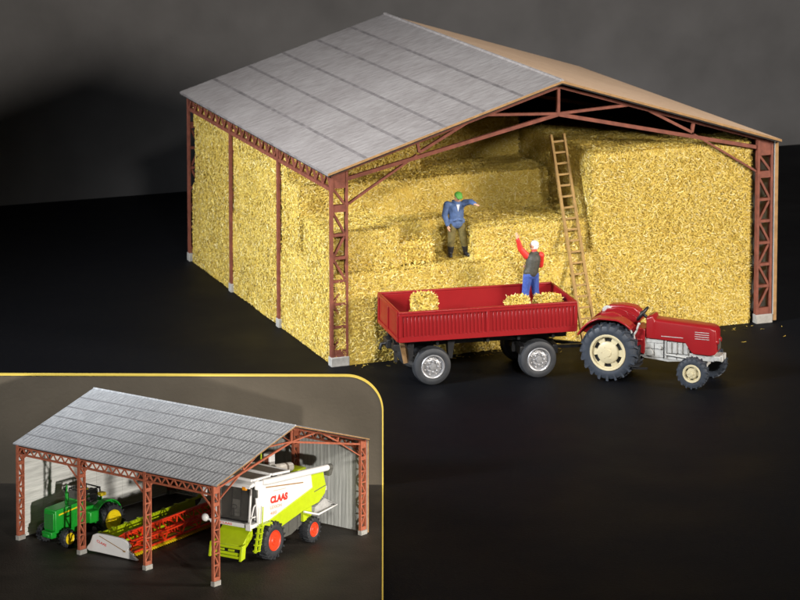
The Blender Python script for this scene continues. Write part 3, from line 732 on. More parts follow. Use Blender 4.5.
def man_in_blue():
    loc = B(3.70, .72, 2.395)
    # local frame: x to the picture's right along the barn front, -y towards the camera
    t = thing('person', 'man in green cap and blue jacket standing on the straw, one arm out', 'person', loc, AZ-.12, 1.0)
    t.scale = (1.12, 1.05, 1.0)
    fwd = Vector((.10,-1,0)).normalized()
    hipL, hipR = Vector((-.095,0,.88)), Vector((.095,0,.88))
    kneeL, kneeR = Vector((-.125,-.04,.48)), Vector((.165,-.05,.48))
    anL, anR = Vector((-.14,.0,.09)), Vector((.24,.02,.09))
    chest = Vector((0,.0,1.28)); neck = Vector((0,-.03,1.45)); hc = Vector((.02,-.10,1.585))
    shL, shR = Vector((-.215,0,1.385)), Vector((.205,-.01,1.405))
    elL, wrL = Vector((-.275,.0,1.10)), Vector((-.225,-.10,.845))
    elR, wrR = Vector((.32,-.10,1.44)), Vector((.37,-.32,1.43))
    b = MB()
    b.capsule((0,0,.92), chest, .13, .15); b.capsule(chest, neck, .14, .06); b.capsule(neck, hc, .055, .058)
    for s_, k, a, h in ((-1,kneeL,anL,hipL),(1,kneeR,anR,hipR)):
        b.capsule(h, k, .085, .058); b.capsule(k, a, .056, .04); b.capsule(a, a+Vector((.02*s_,-.13,-.05)), .04, .03)
    for s_, e, w in ((shL,elL,wrL),(shR,elR,wrR)): b.capsule(s_, e, .05, .042); b.capsule(e, w, .04, .028)
    HM = head(b, hc, (.10,-.85,-.45), (0,-.4,.9))
    hand(b, wrL, (.15,-.12,-1), (1,0,0), (.3,-1,0)); hand(b, wrR, (.35,-1,-.1), (0,0,-1), (-1,-.2,.1))
    body = b.build('body', M['skin'], t, remesh=.0085)
    eyes(t, HM)
    j = MB()
    j.capsule((0,.0,.90), (0,0,1.02), .175, .172); j.capsule((0,0,1.02), (0,-.005,1.28), .172, .178); j.capsule(chest, (0,-.01,1.42), .17, .085)
    for k in (-1, 1): j.capsule((.10*k,0,1.33), (.17*k,0,1.37), .10, .085)
    for s_, e, w in ((shL,elL,wrL),(shR,elR,wrR)):
        j.capsule(s_, e, .088, .072); j.capsule(e, e.lerp(w,.93), .072, .052)
    for k in (-1, 1): j.capsule((.03*k,-.09,1.44), (.07*k,.03,1.46), .035, .035)
    j.capsule((-.10,-.15,.98),(-.05,-.17,1.0),.03,.03); j.capsule((.10,-.15,.98),(.05,-.17,1.0),.03,.03)
    j.capsule((-.085,0,.93),(.085,0,.93),.125,.125)
    j.build('jacket', M['jacket'], t, remesh=.011)
    m2 = MB(); m2.prism([(-.035,-.182,1.40),(.035,-.182,1.40),(.0,-.192,1.22)], (0,.02,0)); m2.build('shirt_front', M['white'], t)
    p = MB(); p.capsule((-.06,0,.90),(.06,0,.90),.13,.13)
    for k, a, h in ((kneeL,anL,hipL),(kneeR,anR,hipR)):
        p.capsule(h, k, .112, .088); p.capsule(k, k.lerp(a,.62), .088, .076)
    p.build('trousers', M['olive'], t, remesh=.011)
    for k, a, s_ in ((kneeL,anL,-1),(kneeR,anR,1)):
        q = MB(); q.capsule(k.lerp(a,.55), a, .082, .062); q.capsule(a+Vector((0,.02,-.03)), a+Vector((.03*s_,-.15,-.045)), .060, .045); q.build('boot', M['boot'], t, remesh=.011)
    c = MB(); c.M = HM; c.ball((0,-.005,.062), (.095,.108,.078), 12); c.capsule((-.05,.09,.055),(.05,.09,.055),.03,.03); c.capsule((-.03,.125,.045),(.03,.125,.045),.022,.022); c.build('cap', M['cap_green'], t, remesh=.009)
man_in_blue()

def man_on_trailer():
    t = thing('person', 'white haired man in dark vest standing on the trailer, red sleeve raised', 'person', T(3.02,1.62,1.262), TA+.25, 1.07)
    # faces away from the camera (+y) and a little to the left
    hipL, hipR = Vector((-.09,0,.90)), Vector((.09,0,.90))
    kneeL, kneeR = Vector((-.12,.05,.49)), Vector((.14,.03,.49))
    anL, anR = Vector((-.13,.0,.09)), Vector((.25,-.02,.09))
    chest = Vector((.06,.0,1.28)); neck = Vector((.10,.02,1.45)); hc = Vector((.11,.05,1.60))
    shL, shR = Vector((-.10,.04,1.37)), Vector((.255,-.02,1.36))
    elL, wrL = Vector((-.25,.08,1.55)), Vector((-.34,.06,1.80))
    elR, wrR = Vector((.30,.06,1.10)), Vector((.10,.22,1.06))
    b = MB()
    b.capsule((0,0,.94), chest, .13, .15); b.capsule(chest, neck, .14, .06); b.capsule(neck, hc, .055, .058)
    for s_, k, a, h in ((-1,kneeL,anL,hipL),(1,kneeR,anR,hipR)):
        b.capsule(h, k, .085, .058); b.capsule(k, a, .056, .04); b.capsule(a, a+Vector((.02*s_,.13,-.05)), .04, .03)
    for s_, e, w in ((shL,elL,wrL),(shR,elR,wrR)): b.capsule(s_, e, .05, .042); b.capsule(e, w, .04, .028)
    HM = head(b, hc, (-.55,.80,.15), (0,-.1,1))
    hand(b, wrL, (-.25,.0,1), (0,1,0), (1,.2,0)); hand(b, wrR, (-1,.4,.0), (0,0,-1), (0,0,1))
    b.build('body', M['skin'], t, remesh=.0085); eyes(t, HM)
    s = MB()
    for s_, e, w in ((shL,elL,wrL),(shR,elR,wrR)): s.capsule(s_, e, .088, .070); s.capsule(e, e.lerp(w,.93), .070, .050)
    s.capsule((.09,.01,1.38),(.10,.02,1.46),.095,.075); s.build('shirt', M['shirt_red'], t, remesh=.011)
    v = MB(); v.capsule((0,0,.98),(.03,0,1.1),.165,.170); v.capsule((.03,0,1.1),(.06,0,1.28),.172,.178); v.capsule(chest,(.10,.01,1.40),.175,.10)
    for k in (-1,1): v.capsule((.06+.10*k,0,1.32),(.075+.135*k,.0,1.36),.095,.07)
    v.capsule((-.085,0,.985),(.085,0,.985),.115,.115)
    v.build('vest', M['vest'], t, remesh=.011)
    p = MB(); p.capsule((-.06,0,.92),(.06,0,.92),.135,.135)
    for k, a, h in ((kneeL,anL,hipL),(kneeR,anR,hipR)):
        p.capsule(h, k, .118, .090); p.capsule(k, a+Vector((0,0,.02)), .090, .080)
    p.build('jeans', M['jeans'], t, remesh=.011)
    for a, s_ in ((anL,-1),(anR,1)):
        q = MB(); q.capsule(a+Vector((0,-.02,-.035)), a+Vector((.03*s_,.15,-.05)), .052, .042); q.build('shoe', M['boot'], t, remesh=.011)
    h = MB(); h.M = HM; h.ball((0,-.018,.045),(.092,.100,.082),12); h.ball((0,-.055,-.02),(.080,.060,.075),10); h.build('hair', M['hair_white'], t, remesh=.009)
    h = MB(); h.M = HM; h.ball((0,.03,-.075),(.058,.058,.05),10); h.build('beard', M['hair_white'], t, remesh=.009)
man_on_trailer()

# ------------------------------------------------------------------ inset view rebuilt as a second, smaller display: board, backdrop board, open shed
ZB = .03
mb = MB(); a0 = -.083
PR, PL = Vector((-.37, 59.89, 0)), Vector((-11.2, 60.02, 0))
d = (PL-PR).normalized(); back = Vector((-d.y, d.x, 0)); back = back if back.y > 0 else -back
t = thing('display_board', 'small display board in front, charcoal floor and upright taupe back with yellow inset border', 'display board', (0,0,0))
TILT = -.055                                                              # the floor board slopes down towards its back board
HF = math.tan(-TILT)*(59.9-49.2)
FR = Vector((-.308, 49.2, HF)); FL = Vector((-11.2, 49.2, HF))
mb = MB(); mb.prism([PR-back*.003, PL-back*.003, FL, FR], (0,0,ZB)); mb.build('board_floor', M['board_floor'], t)
for x in (-10.8, -.9):
    mb = MB(); mb.box(x, x+.5, 49.35, 49.85, 0, HF-.03); mb.build('support_foot', M['board_floor'], t, bevel=.02)
Hp, Rc = 2.47, .80
arc = [PR + d*(Rc - Rc*sin(a)) + Vector((0,0,Hp-Rc+Rc*cos(a))) for a in np.linspace(pi/2, 0, 16)]
poly = [PR] + arc + [PL + Vector((0,0,Hp)), PL]
mb = MB(); mb.prism(poly, back*.10); mb.build('back_board', M['board_back'], t)
mb = MB(); path = [PR + Vector((0,0,ZB))] + arc + [PL + Vector((0,0,Hp))]
path = [p - back*.012 for p in path]
# the inset's border line, built as flat banding on the board edge
wv = .023
cen = [(PR + d*Rc + Vector((0,0,Hp-Rc)))]
def inset(p, i):
    if i == 0: return p + d*wv
    if i == len(path)-1: return p - Vector((0,0,wv))
    c = PR + d*Rc + Vector((0,0,Hp-Rc)) - back*.012
    return p + (c-p).normalized()*wv
for i in range(len(path)-1):
    p, q = path[i], path[i+1]; pi_, qi_ = inset(p, i), inset(q, i+1)
    out = lambda v, i: v + (v - inset(v, i)).normalized()*.006
    P0, Q0 = out(p, i), out(q, i+1)
    mb.hexa([P0, Q0, qi_, pi_], [P0+back*.118, Q0+back*.118, qi_+back*.010, pi_+back*.010])
mb.build('inset_border', M['border_yellow'], t)
mb = MB(); e = (FR-PR).normalized(); n = Vector((-e.y, e.x, 0)); n = n if n.x < 0 else -n
q0 = PR - back*.012
mb.prism([q0 - n*.006, FR - n*.006, FR + n*.022, q0 + n*.022], (0,0,ZB+.006)); mb.build('inset_border', M['border_yellow'], t)  # floor run of the inset's border line

SC = .4; SA = .6566
SO = Vector((-3.568, 52.231, ZB + math.tan(-TILT)*(59.9-52.231)))
SU = Vector((sin(SA), cos(SA), 0)); SW = Vector((-cos(SA), sin(SA), 0))        # across the shed / along the shed
SRZ = math.atan2(SU.y, SU.x)
RX = Matrix.Rotation(TILT, 3, 'X')
def Q(b, a, z=0.0): return SO + RX @ ((SU*b + SW*a)*SC + Vector((0,0,z*SC)))
def lay(t, yaw=0.0): t.rotation_euler = (RX @ Matrix.Rotation(SRZ+yaw, 3, 'Z')).to_euler(); return t
lay(barn('open_shed', 'smaller empty open shed model on the display board, sheltering green tractor and combine', SO, SRZ, SC, L=13.354, W_=11.80, H=4.887, R=6.665, o=.21, e=.0, rust='rust_light', roofs=('roof_blue','roof_blue'), braces=True))

YAW = .096
def sub(name, label, cat, b, a, yaw=0.0, z=0.0):
    b, a = 1.1014*b + .0855*a - .6994, .106*b + 1.0657*a - .6688
    return lay(thing(name, label, cat, Q(b, a, z), 0, SC), YAW+yaw)
def text_mesh(s, size, ext=.01, bold=.0, shear=.0):
    cu = bpy.data.curves.new('lettering', 'FONT'); cu.body = s; cu.size = size; cu.extrude = ext; cu.offset = bold; cu.shear = shear; cu.resolution_u = 3
    o = bpy.data.objects.new('lettering', cu); COL.objects.link(o)
    me = bpy.data.meshes.new_from_object(o.evaluated_get(bpy.context.evaluated_depsgraph_get()))
    bpy.data.objects.remove(o); bpy.data.curves.remove(cu); return me
def lettering(parent, s, origin, right, upv, width, height, mat, ext=.012, bold=.0, shear=0.0):
    bpy.context.view_layer.update()
    me = text_mesh(s, 1.0, 0.0, bold, shear)
    xs = np.array([v.co[:] for v in me.vertices]); lo, hi = xs.min(0), xs.max(0)
    right = Vector(right).normalized(); upv = Vector(upv); upv = (upv - right*upv.dot(right)).normalized(); nr = right.cross(upv)
    for v in me.vertices:
        u_ = (v.co.x-lo[0])/(hi[0]-lo[0])*width; w_ = (v.co.y-lo[1])/(hi[1]-lo[1])*height
        v.co = Vector(origin) + right*u_ + upv*w_ + nr*ext
    me.materials.clear(); me.materials.append(mat)
    o = bpy.data.objects.new('lettering', me); COL.objects.link(o); o.parent = parent
    return o

# ---- green tractor: local x = rearwards, y = towards the gable wall
def green_tractor():
    t = sub('tractor', 'green tractor with yellow wheel rims parked under the open shed by the gable wall', 'tractor', .42, 11.12, -.15); t.scale = (SC*1.07,)*3
    def yl(v): return v
    # hood
    mb = MB()
    mb.prism([(-.40,-.40,.62),(-.42,-.40,1.66),(-.38,-.40,1.74),(1.15,-.40,1.86),(1.15,-.40,.72)], (0,.80,0)); hd = mb.build('hood', M['green'], t, bevel=.05, seg=3)
    mb = MB(); mb.box(-.48,-.40,-.33,.33,.78,1.60); mb.build('grille', M['green'], hd, bevel=.02)
    mb = MB()
    for i in range(9): mb.box(-.492,-.478,-.30,.30,.84+.08*i,.865+.08*i)
    mb.build('grille_slat', M['dark_grey'], hd)
    for s in (-1, 1):
        mb = MB(); y = -.405 if s < 0 else .400
        mb.prism([(-.20,y,1.46),(.98,y,1.60),(.98,y,1.67),(-.20,y,1.53)], (0,.005,0)); mb.build('side_stripe', M['yellow'], hd)
        mb = MB(); 
        for i in range(5): mb.box(.05+.2*i,.17+.2*i,y-.012 if s<0 else y,y if s<0 else y+.012,.95,1.38)
        mb.build('side_louvre', M['green'], hd)
    mb = MB(); mb.box(-.35,1.3,-.28,.28,.42,.75); mb.box(-.62,-.30,-.34,.34,.42,.72); mb.box(-.70,-.60,-.2,.2,.46,.62); mb.build('chassis', M['green'], t, bevel=.03)
    mb = MB(); mb.bar((0,-.85,.46),(0,.85,.46),.16,.14,(0,0,1)); mb.box(-.1,.1,-.2,.2,.4,.7); mb.build('front_axle', M['green'], t, bevel=.02)
    mb = MB(); mb.tube([(.55,-.14,1.80),(.55,-.14,2.40)], [.085,.095], 12); mb.tube([(.55,-.14,2.40),(.55,-.14,2.75)], .045, 10); mb.build('exhaust', M['green'], t, smooth=40)
    mb = MB(); mb.tube([(.75,.15,1.82),(.75,.15,2.45)], .06, 10); mb.ball((.75,.15,2.48), .10, 8); mb.build('air_intake', M['black'], t, smooth=40)
    # body, tank and seat deck
    mb = MB(); mb.prism([(1.15,-.42,.72),(1.15,-.42,1.90),(1.45,-.42,1.98),(1.55,-.42,1.55),(2.9,-.42,1.50),(3.0,-.42,.80)], (0,.84,0)); mb.build('body', M['green'], t, bevel=.05)
    for y0_, y1_ in ((-.90,-.43), (.43,.90)):
        mb = MB(); mb.box(1.35,1.95,y0_,y1_,.85,1.40); mb.build('side_tank', M['green'], t, bevel=.06)
    mb = MB()                                                                  # dark roll-over frame and screen
    for y in (-.48,.48):
        mb.bar((1.18,y,1.80),(1.28,y,2.34),.06,.06); mb.bar((2.45,y,1.55),(2.35,y,2.34),.07,.06); mb.bar((1.25,y,2.34),(2.40,y,2.34),.06,.06)
    mb.bar((1.27,-.50,2.34),(1.27,.50,2.34),.06,.06,(0,0,1)); mb.bar((2.36,-.50,2.34),(2.36,.50,2.34),.06,.06,(0,0,1))
    mb.bar((1.20,-.48,2.15),(2.42,-.48,2.05),.05,.05); mb.bar((1.20,.48,2.15),(2.42,.48,2.05),.05,.05)
    mb.build('roll_frame', M['black'], t, bevel=.015)
    mb = MB(); mb.box(1.2,1.24,-.44,.44,1.90,2.30); mb.build('windscreen', M['dark_grey'], t)
    mb = MB(); mb.box(1.95,2.40,-.24,.24,1.62,1.74); mb.box(2.36,2.48,-.24,.24,1.70,2.20); mb.build('seat', M['black'], t, bevel=.04)
    c = Vector((1.62,0,2.02)); mb = MB(); mb.tube([c + Vector((.10*cos(2*pi*i/20), .19*sin(2*pi*i/20), .16*cos(2*pi*i/20))) for i in range(21)], .025, 6, caps=False); mb.tube([c,(1.35,0,1.8)], .035, 6); mb.build('steering_wheel', M['black'], t)
    for s in (-1, 1):
        ya, yb = (-.84,-.46) if s < 0 else (.46,.84)
        mb = MB(); R0, R1 = .84, .90; n = 14
        an = [radians(185)+(radians(20)-radians(185))*i/n for i in range(n+1)]
        for i in range(n):
            f = lambda a, r: (2.64+r*cos(a), .86+r*sin(a))
            p, q, p2, q2 = f(an[i],R0), f(an[i+1],R0), f(an[i],R1), f(an[i+1],R1)
            mb.hexa([(p[0],ya,p[1]),(q[0],ya,q[1]),(q[0],yb,q[1]),(p[0],yb,p[1])], [(p2[0],ya,p2[1]),(q2[0],ya,q2[1]),(q2[0],yb,q2[1]),(p2[0],yb,p2[1])])
        yi = yb-.05 if s < 0 else ya
        mb.prism([(2.64+R1*cos(a), yi, .86+R1*sin(a)) for a in an], (0,.05,0)); mb.build('fender', M['green'], t, bevel=.02)
        y = -.62 if s < 0 else .62
        for k, yy in enumerate((y,)):
            mb = MB(); mb.tube([(2.35,yy,1.74),(2.35,yy,1.98)], .03, 6); st = mb.build('lamp_post', M['green'], t)
            mb = MB(); mb.box(2.20,2.52,yy-.16,yy+.16,1.96,2.14); mb.build('warning_lamp', M['yellow'], st, bevel=.05)
        mb = MB(); mb.tube([(2.64,0,.80),(2.64,s*1.0,.80)], .14, 12); mb.build('rear_axle', M['green'], t, smooth=40)
        yw = -1.14 if s < 0 else 1.14
        wheel(t, (2.64,yw,.80), .80, .58, .50, M['tyre'], M['yellow'], lugs=18, flip=s>0, lug_h=.06)
        wheel(t, (0,.97*s,.44), .44, .36, .27, M['tyre'], M['yellow'], lugs=14, flip=s>0, lug_h=.03)
green_tractor()

# ---- combine harvester: local x = rearwards (B), y = towards the gable wall (A)
def combine():
    B0, A0 = 5.43, 2.05
    t = sub('combine_harvester', 'white and lime combine harvester with red rims parked under the open shed', 'combine harvester', B0-.30, A0+.15)
    def V(b, a, z): return ((b-B0)*(1.09 if b > B0 else .87), (a-A0)*1.0, z*.965)
    for s, a0, av in ((-1, .74, .10), (1, 3.36, -.10)):
        mb = MB(); mb.prism([V(3.97,a0,4.30),V(5.1,a0,4.16),V(8.76,a0,3.62),V(8.88,a0,2.87),V(5.29,a0,2.03),V(4.22,a0,1.99)], (0,av,0)); mb.build('side_panel', M['white'], t, bevel=.03)
        mb = MB(); a1 = a0 + (.01 if s < 0 else -.01); mb.prism([V(5.31,a1,2.02),V(8.895,a1,2.86),V(8.78,a1,3.60),V(9.80,a1,3.50),V(10.05,a1,2.65),V(9.95,a1,2.3),V(9.43,a1,1.94),V(8.39,a1,1.85),V(6.11,a1,1.39)], (0,av,0)); sk = mb.build('side_skirt', M['lime'], t, bevel=.03)
        mb = MB(); mb.prism([V(9.02,a0-.004*(-s) ,2.62),V(9.98,a0,2.74),V(10.0,a0,2.70),V(9.04,a0,2.58)], (0,.012 if s<0 else -.012,0)); mb.build('panel_gap', M['dark_grey'], sk)
    mb = MB(); mb.prism([V(4.3,.86,2.0),V(4.3,.86,4.1),V(5.1,.86,4.0),V(8.7,.86,3.3),V(9.6,.86,3.15),V(9.8,.86,2.5),V(9.3,.86,1.95),V(6.2,.86,1.45),V(5.4,.86,1.6)], (0,2.38,0)); mb.build('hull', M['dark_grey'], t)
    mb = MB(); mb.prism([V(5.6,.95,1.9),V(8.4,.95,2.2),V(8.35,.95,1.05),V(7.4,.95,.72),V(6.1,.95,.70),V(5.5,.95,1.0)], (0,2.2,0)); lo = mb.build('lower_casing', M['dark_grey'], t, bevel=.03)
    for b in (6.5,7.2,7.9):
        mb = MB(); mb.box(*[x for p in zip(V(b,.93,.85),V(b+.05,.95,1.75)) for x in p]); mb.build('casing_rib', M['dark_grey'], lo)
    # grain tank covers, engine deck
    for b0, b1, z0, z1 in ((4.05,5.65,4.32,4.22),(5.85,7.2,4.26,4.10)):
        mb = MB(); mb.hexa([V(b0,1.0,z0-.06),V(b1,1.0,z1-.06),V(b1,3.2,z1+.06),V(b0,3.2,z0+.06)], [V(b0,1.0,z0+.02),V(b1,1.0,z1+.02),V(b1,3.2,z1+.14),V(b0,3.2,z0+.14)]); cv = mb.build('tank_cover', M['brown_grey'], t, bevel=.01)
        mb = MB()
        mb.bar(V(b0,.97,z0),V(b1+.05,.97,z1),.12,.14); mb.bar(V(b1+.05,.97,z1),V(b1+.05,3.2,z1+.1),.14,.12,(0,0,1)); mb.bar(V(b0-.05,.97,z0),V(b0-.05,3.2,z0+.1),.14,.12,(0,0,1)); mb.bar(V(b0,3.2,z0+.1),V(b1,3.2,z1+.1),.12,.12)
        mb.build('cover_frame', M['white'], cv, bevel=.02)
    mb = MB(); mb.box(*[x for p in zip(V(7.35,.95,3.3),V(9.5,3.2,3.38)) for x in p]); mb.build('engine_deck', M['black'], t)
    mb = MB(); mb.tube([V(7.6,2.2,3.94),V(9.0,2.2,3.74)], .24, 20); mb.box(*[x for p in zip(V(7.45,1.85,3.35),V(7.9,2.6,3.95)) for x in p]); ac = mb.build('air_cleaner', M['off_white'], t, smooth=40)
    mb = MB(); mb.tube([V(8.45,2.2,3.819),V(8.6,2.2,3.797)], .252, 20); mb.build('clamp_band', M['brown_grey'], ac, smooth=40)
    mb = MB(); mb.box(*[x for p in zip(V(9.0,1.75,3.3),V(9.75,2.75,3.62)) for x in p]); mb.build('engine_hood', M['lime'], t, bevel=.06)
    mb = MB(); mb.box(*[x for p in zip(V(8.05,2.75,3.35),V(8.5,3.15,4.55)) for x in p]); mb.build('rear_box', M['white'], t, bevel=.04)
    mb = MB(); mb.box(*[x for p in zip(V(8.035,2.83,4.0),V(8.05,3.07,4.4)) for x in p]); mb.build('box_vent', M['rust'], t)
    mb = MB(); r = .05
    mb.tube([V(6.1,3.25,4.3),V(6.1,3.25,4.75),V(8.0,3.25,4.85),V(8.0,3.25,4.0)], r, 8); mb.tube([V(7.1,3.25,4.2),V(7.1,3.25,4.8)], r, 8); mb.build('handrail', M['lime'], t, smooth=50)
    # unloading auger along the near side
    mb = MB(); mb.tube([V(4.75,.80,4.12),V(5.0,.72,4.10),V(10.05,.66,3.66)], [.14,.16,.165], 18); mb.build('unloading_auger', M['white'], t, smooth=40)
    mb = MB(); mb.tube([V(9.98,.66,3.66),V(10.28,.66,3.63)], .18, 18); mb.hexa([V(9.95,.5,3.25),V(10.15,.5,3.25),V(10.15,.82,3.25),V(9.95,.82,3.25)],[V(9.95,.5,3.6),V(10.3,.5,3.6),V(10.3,.82,3.6),V(9.95,.82,3.6)]); mb.build('auger_spout', M['dark_grey'], t, smooth=40)
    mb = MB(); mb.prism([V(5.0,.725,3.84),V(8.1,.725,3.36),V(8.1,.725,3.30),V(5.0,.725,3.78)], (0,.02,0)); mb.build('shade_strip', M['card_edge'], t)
    # cab
    mb = MB(); mb.prism([V(3.75,1.0,2.22),V(4.35,1.0,2.22),V(4.35,1.0,4.05),V(3.95,1.0,4.05)], (0,1.95,0)); mb.build('cab_glass', M['glass'], t)
    mb = MB()
    for a in (.97, 2.98): mb.bar(V(3.72,a,2.2),V(3.93,a,4.08),.10,.08); mb.bar(V(4.36,a,2.2),V(4.36,a,4.08),.12,.10)
    mb.build('cab_frame', M['white'], t, bevel=.015)
    mb = MB()
    for a in (1.55, 2.1): mb.bar(V(3.80,a,2.25),V(3.98,a,4.0),.05,.05)
    mb.bar(V(3.70,1.02,2.24),V(3.70,2.95,2.24),.06,.06,(0,0,1)); mb.build('screen_pillar', M['black'], t)
    mb = MB(); mb.hexa([V(3.50,.78,3.98),V(4.45,.78,4.10),V(4.45,3.15,4.10),V(3.50,3.15,3.98)],[V(3.62,.82,4.16),V(4.45,.82,4.34),V(4.45,3.1,4.34),V(3.62,3.1,4.16)]); mb.build('cab_roof', M['white'], t, bevel=.06, seg=3)
    mb = MB(); mb.box(*[x for p in zip(V(3.52,1.05,3.88),V(3.68,1.28,4.06)) for x in p]); mb.build('beacon_lamp', M['lamp_orange'], t, bevel=.02)
    mb = MB(); mb.box(*[x for p in zip(V(4.12,1.75,2.4),V(4.20,2.25,3.2)) for x in p]); mb.box(*[x for p in zip(V(3.98,1.75,2.38),V(4.2,2.25,2.55)) for x in p]); mb.build('driver_seat', M['grey_plastic'], t, bevel=.03)
    mb = MB(); mb.tube([V(3.9,2.0,2.3),V(3.94,2.0,2.8)], .04, 8); mb.tube([Vector(V(3.94,2.0,2.85)) + Vector((.05*cos(2*pi*i/16), .17*sin(2*pi*i/16), .1*cos(2*pi*i/16))) for i in range(17)], .02, 6, caps=False); mb.build('steering_wheel', M['black'], t)
    mb = MB(); mb.tube([V(3.6,.8,4.05),V(3.5,.50,3.98)], .025, 6); mb.box(*[x for p in zip(V(3.42,.32,3.62),V(3.54,.54,4.02)) for x in p]); mb.build('mirror', M['dark_grey'], t, bevel=.03)
    mb = MB(); mb.tube([V(3.6,3.0,4.0),V(3.45,3.4,3.9),V(3.45,3.45,3.5)], .03, 6); mb.box(*[x for p in zip(V(3.40,3.36,3.3),V(3.5,3.58,3.75)) for x in p]); mb.build('mirror', M['white'], t, bevel=.03)
    # platform and bumper
    mb = MB(); mb.box(*[x for p in zip(V(3.55,.72,1.93),V(4.45,3.25,2.14)) for x in p]); mb.box(*[x for p in zip(V(3.45,.72,1.84),V(3.58,1.05,2.2)) for x in p]); pf = mb.build('platform', M['white'], t, bevel=.04)
    mb = MB(); mb.tube([V(3.6,.86,2.14),V(3.9,.80,3.0),V(4.0,.76,3.1)], .04, 6); mb.tube([V(3.62,.76,2.5),V(3.95,.74,2.5)], .035, 6); mb.build('entry_rail', M['white'], t, smooth=50)
    mb = MB(); mb.ball(V(3.58,3.55,2.14), (.16,.20,.20), 10); mb.tube([V(3.6,3.2,2.05),V(3.6,3.55,2.12)], .06, 8); mb.build('work_lamp', M['white'], t, smooth=60)
    lettering(pf, 'CLAAS', V(3.548, 2.62, 1.985), (0,-1,0), (0,0,1), .72, .11, M['text_red'], .004, .02)
    # feeder house
    mb = MB(); mb.hexa([V(2.92,.98,.62),V(4.35,1.10,1.35),V(4.35,2.86,1.35),V(2.92,2.72,.62)],[V(3.02,.98,1.12),V(4.25,1.10,1.86),V(4.25,2.86,1.86),V(3.02,2.72,1.12)]); fh = mb.build('feeder_house', M['lime'], t, bevel=.03)
    mb = MB()
    for a in (.86, 2.70): mb.prism([V(2.72,a,.42),V(3.15,a,.50),V(3.25,a,1.22),V(2.88,a,1.16)], (0,.13,0))
    mb.box(*[x for p in zip(V(2.80,.99,.50),V(2.95,2.70,.62)) for x in p]); mb.box(*[x for p in zip(V(2.86,.99,.98),V(3.0,2.70,1.12)) for x in p]); mb.build('coupling_frame', M['lime'], fh, bevel=.015)
    mb = MB(); mb.box(*[x for p in zip(V(2.95,1.05,.62),V(3.0,2.65,.98)) for x in p]); mb.build('feeder_mouth', M['black'], fh)
    mb = MB()
    for a in (1.35, 1.95): mb.box(*[x for p in zip(V(2.84,a,.84),V(2.90,a+.35,.94)) for x in p])
    mb.build('hook', M['lime'], fh)
    # steps on the near side
    mb = MB()
    for b, bt in ((3.62,4.02),(4.0,4.40)): mb.bar(V(b,.56,.72),V(bt,.56,2.05),.07,.10)
    for i in range(5):
        f = i/4; b = 3.62+.4*f*.9; z = .78+1.15*f; mb.box(*[x for p in zip(V(b,.46,z),V(b+.40,.70,z+.05)) for x in p])
    mb.build('access_ladder', M['lime'], t)
    mb = MB(); mb.tube([V(4.30,.55,1.95),V(4.40,.55,2.95)], .04, 8); mb.box(*[x for p in zip(V(4.25,.48,1.98),V(5.05,.80,2.06)) for x in p]); mb.prism([V(4.55,.5,1.98),V(5.25,.5,2.02),V(5.3,.5,1.75)], (0,.3,0)); mb.build('side_deck', M['lime'], t, bevel=.015)
    # rear rail and straw spreader
    mb = MB(); mb.tube([V(8.05,.66,1.80),V(8.95,.45,1.46),V(10.75,.62,1.50),V(9.70,1.2,2.22)], .055, 8); mb.tube([V(8.05,3.3,1.80),V(8.95,3.5,1.46),V(10.75,3.3,1.50),V(9.70,2.9,2.22)], .055, 8); mb.tube([V(10.75,.62,1.5),V(10.75,3.3,1.5)], .05, 8); mb.build('guard_rail', M['white'], t, smooth=50)
    mb = MB(); mb.hexa([V(9.0,.75,1.35),V(10.65,.75,1.42),V(10.65,3.2,1.42),V(9.0,3.2,1.35)],[V(9.1,.75,1.75),V(9.9,.75,2.05),V(9.9,3.2,2.05),V(9.1,3.2,1.75)]); mb.build('straw_chopper', M['grey_plastic'], t, bevel=.02)
    mb = MB(); mb.box(*[x for p in zip(V(10.0,1.0,2.3),V(10.45,1.5,2.55)) for x in p]); mb.box(*[x for p in zip(V(9.85,1.0,2.9),V(10.05,3.0,3.2)) for x in p]); mb.build('rear_light_bar', M['white'], t, bevel=.03)
    mb = MB(); mb.box(*[x for p in zip(V(8.2,.80,1.2),V(8.9,.98,1.9)) for x in p]); mb.build('rear_bracket', M['lime'], t, bevel=.02)
    mb = MB(); mb.tube([V(5.43,.8,1.0),V(5.43,3.3,1.0)], .2, 14); mb.build('axle', M['black'], t, smooth=40); mb = MB(); mb.tube([V(8.75,.8,.66),V(8.75,3.3,.66)], .14, 14); mb.build('axle', M['black'], t, smooth=40)
    for a, fl in ((.46, False), (3.64, True)):
        wheel(t, (*V(5.43,a,0)[:2], .97), .97, .78, .50, M['tyre'], M['orange_red'], lugs=18, flip=fl, lug_h=.07)
        wheel(t, (*V(8.75,a+(.08 if not fl else -.08),0)[:2], .67), .67, .55, .36, M['tyre'], M['orange_red'], lugs=16, flip=fl, lug_h=.05)
    # writing on the near side panel
    sp = [o for o in t.children if o.name.startswith('side_panel')][0]
    lettering(sp, 'CLAAS', V(5.42,.735,2.86), (1,0,-.06), (.10,0,1), 1.52, .37, M['text_red'], .006, .065)
    lettering(sp, 'LEXION', V(5.42,.735,2.58), (1,0,-.06), (.10,0,1), 1.0, .16, M['text_orange'], .006, .005)
    lettering(sp, '480', V(5.42,.735,2.28), (1,0,-.06), (.10,0,1), .56, .16, M['text_orange'], .006, .005)
    mb = MB(); mb.prism([V(5.7,.733,3.50),V(6.7,.733,3.40),V(6.7,.733,3.36),V(5.7,.733,3.46)], (0,.01,0)); mb.build('pin_stripe', M['text_grey'], sp)
combine()

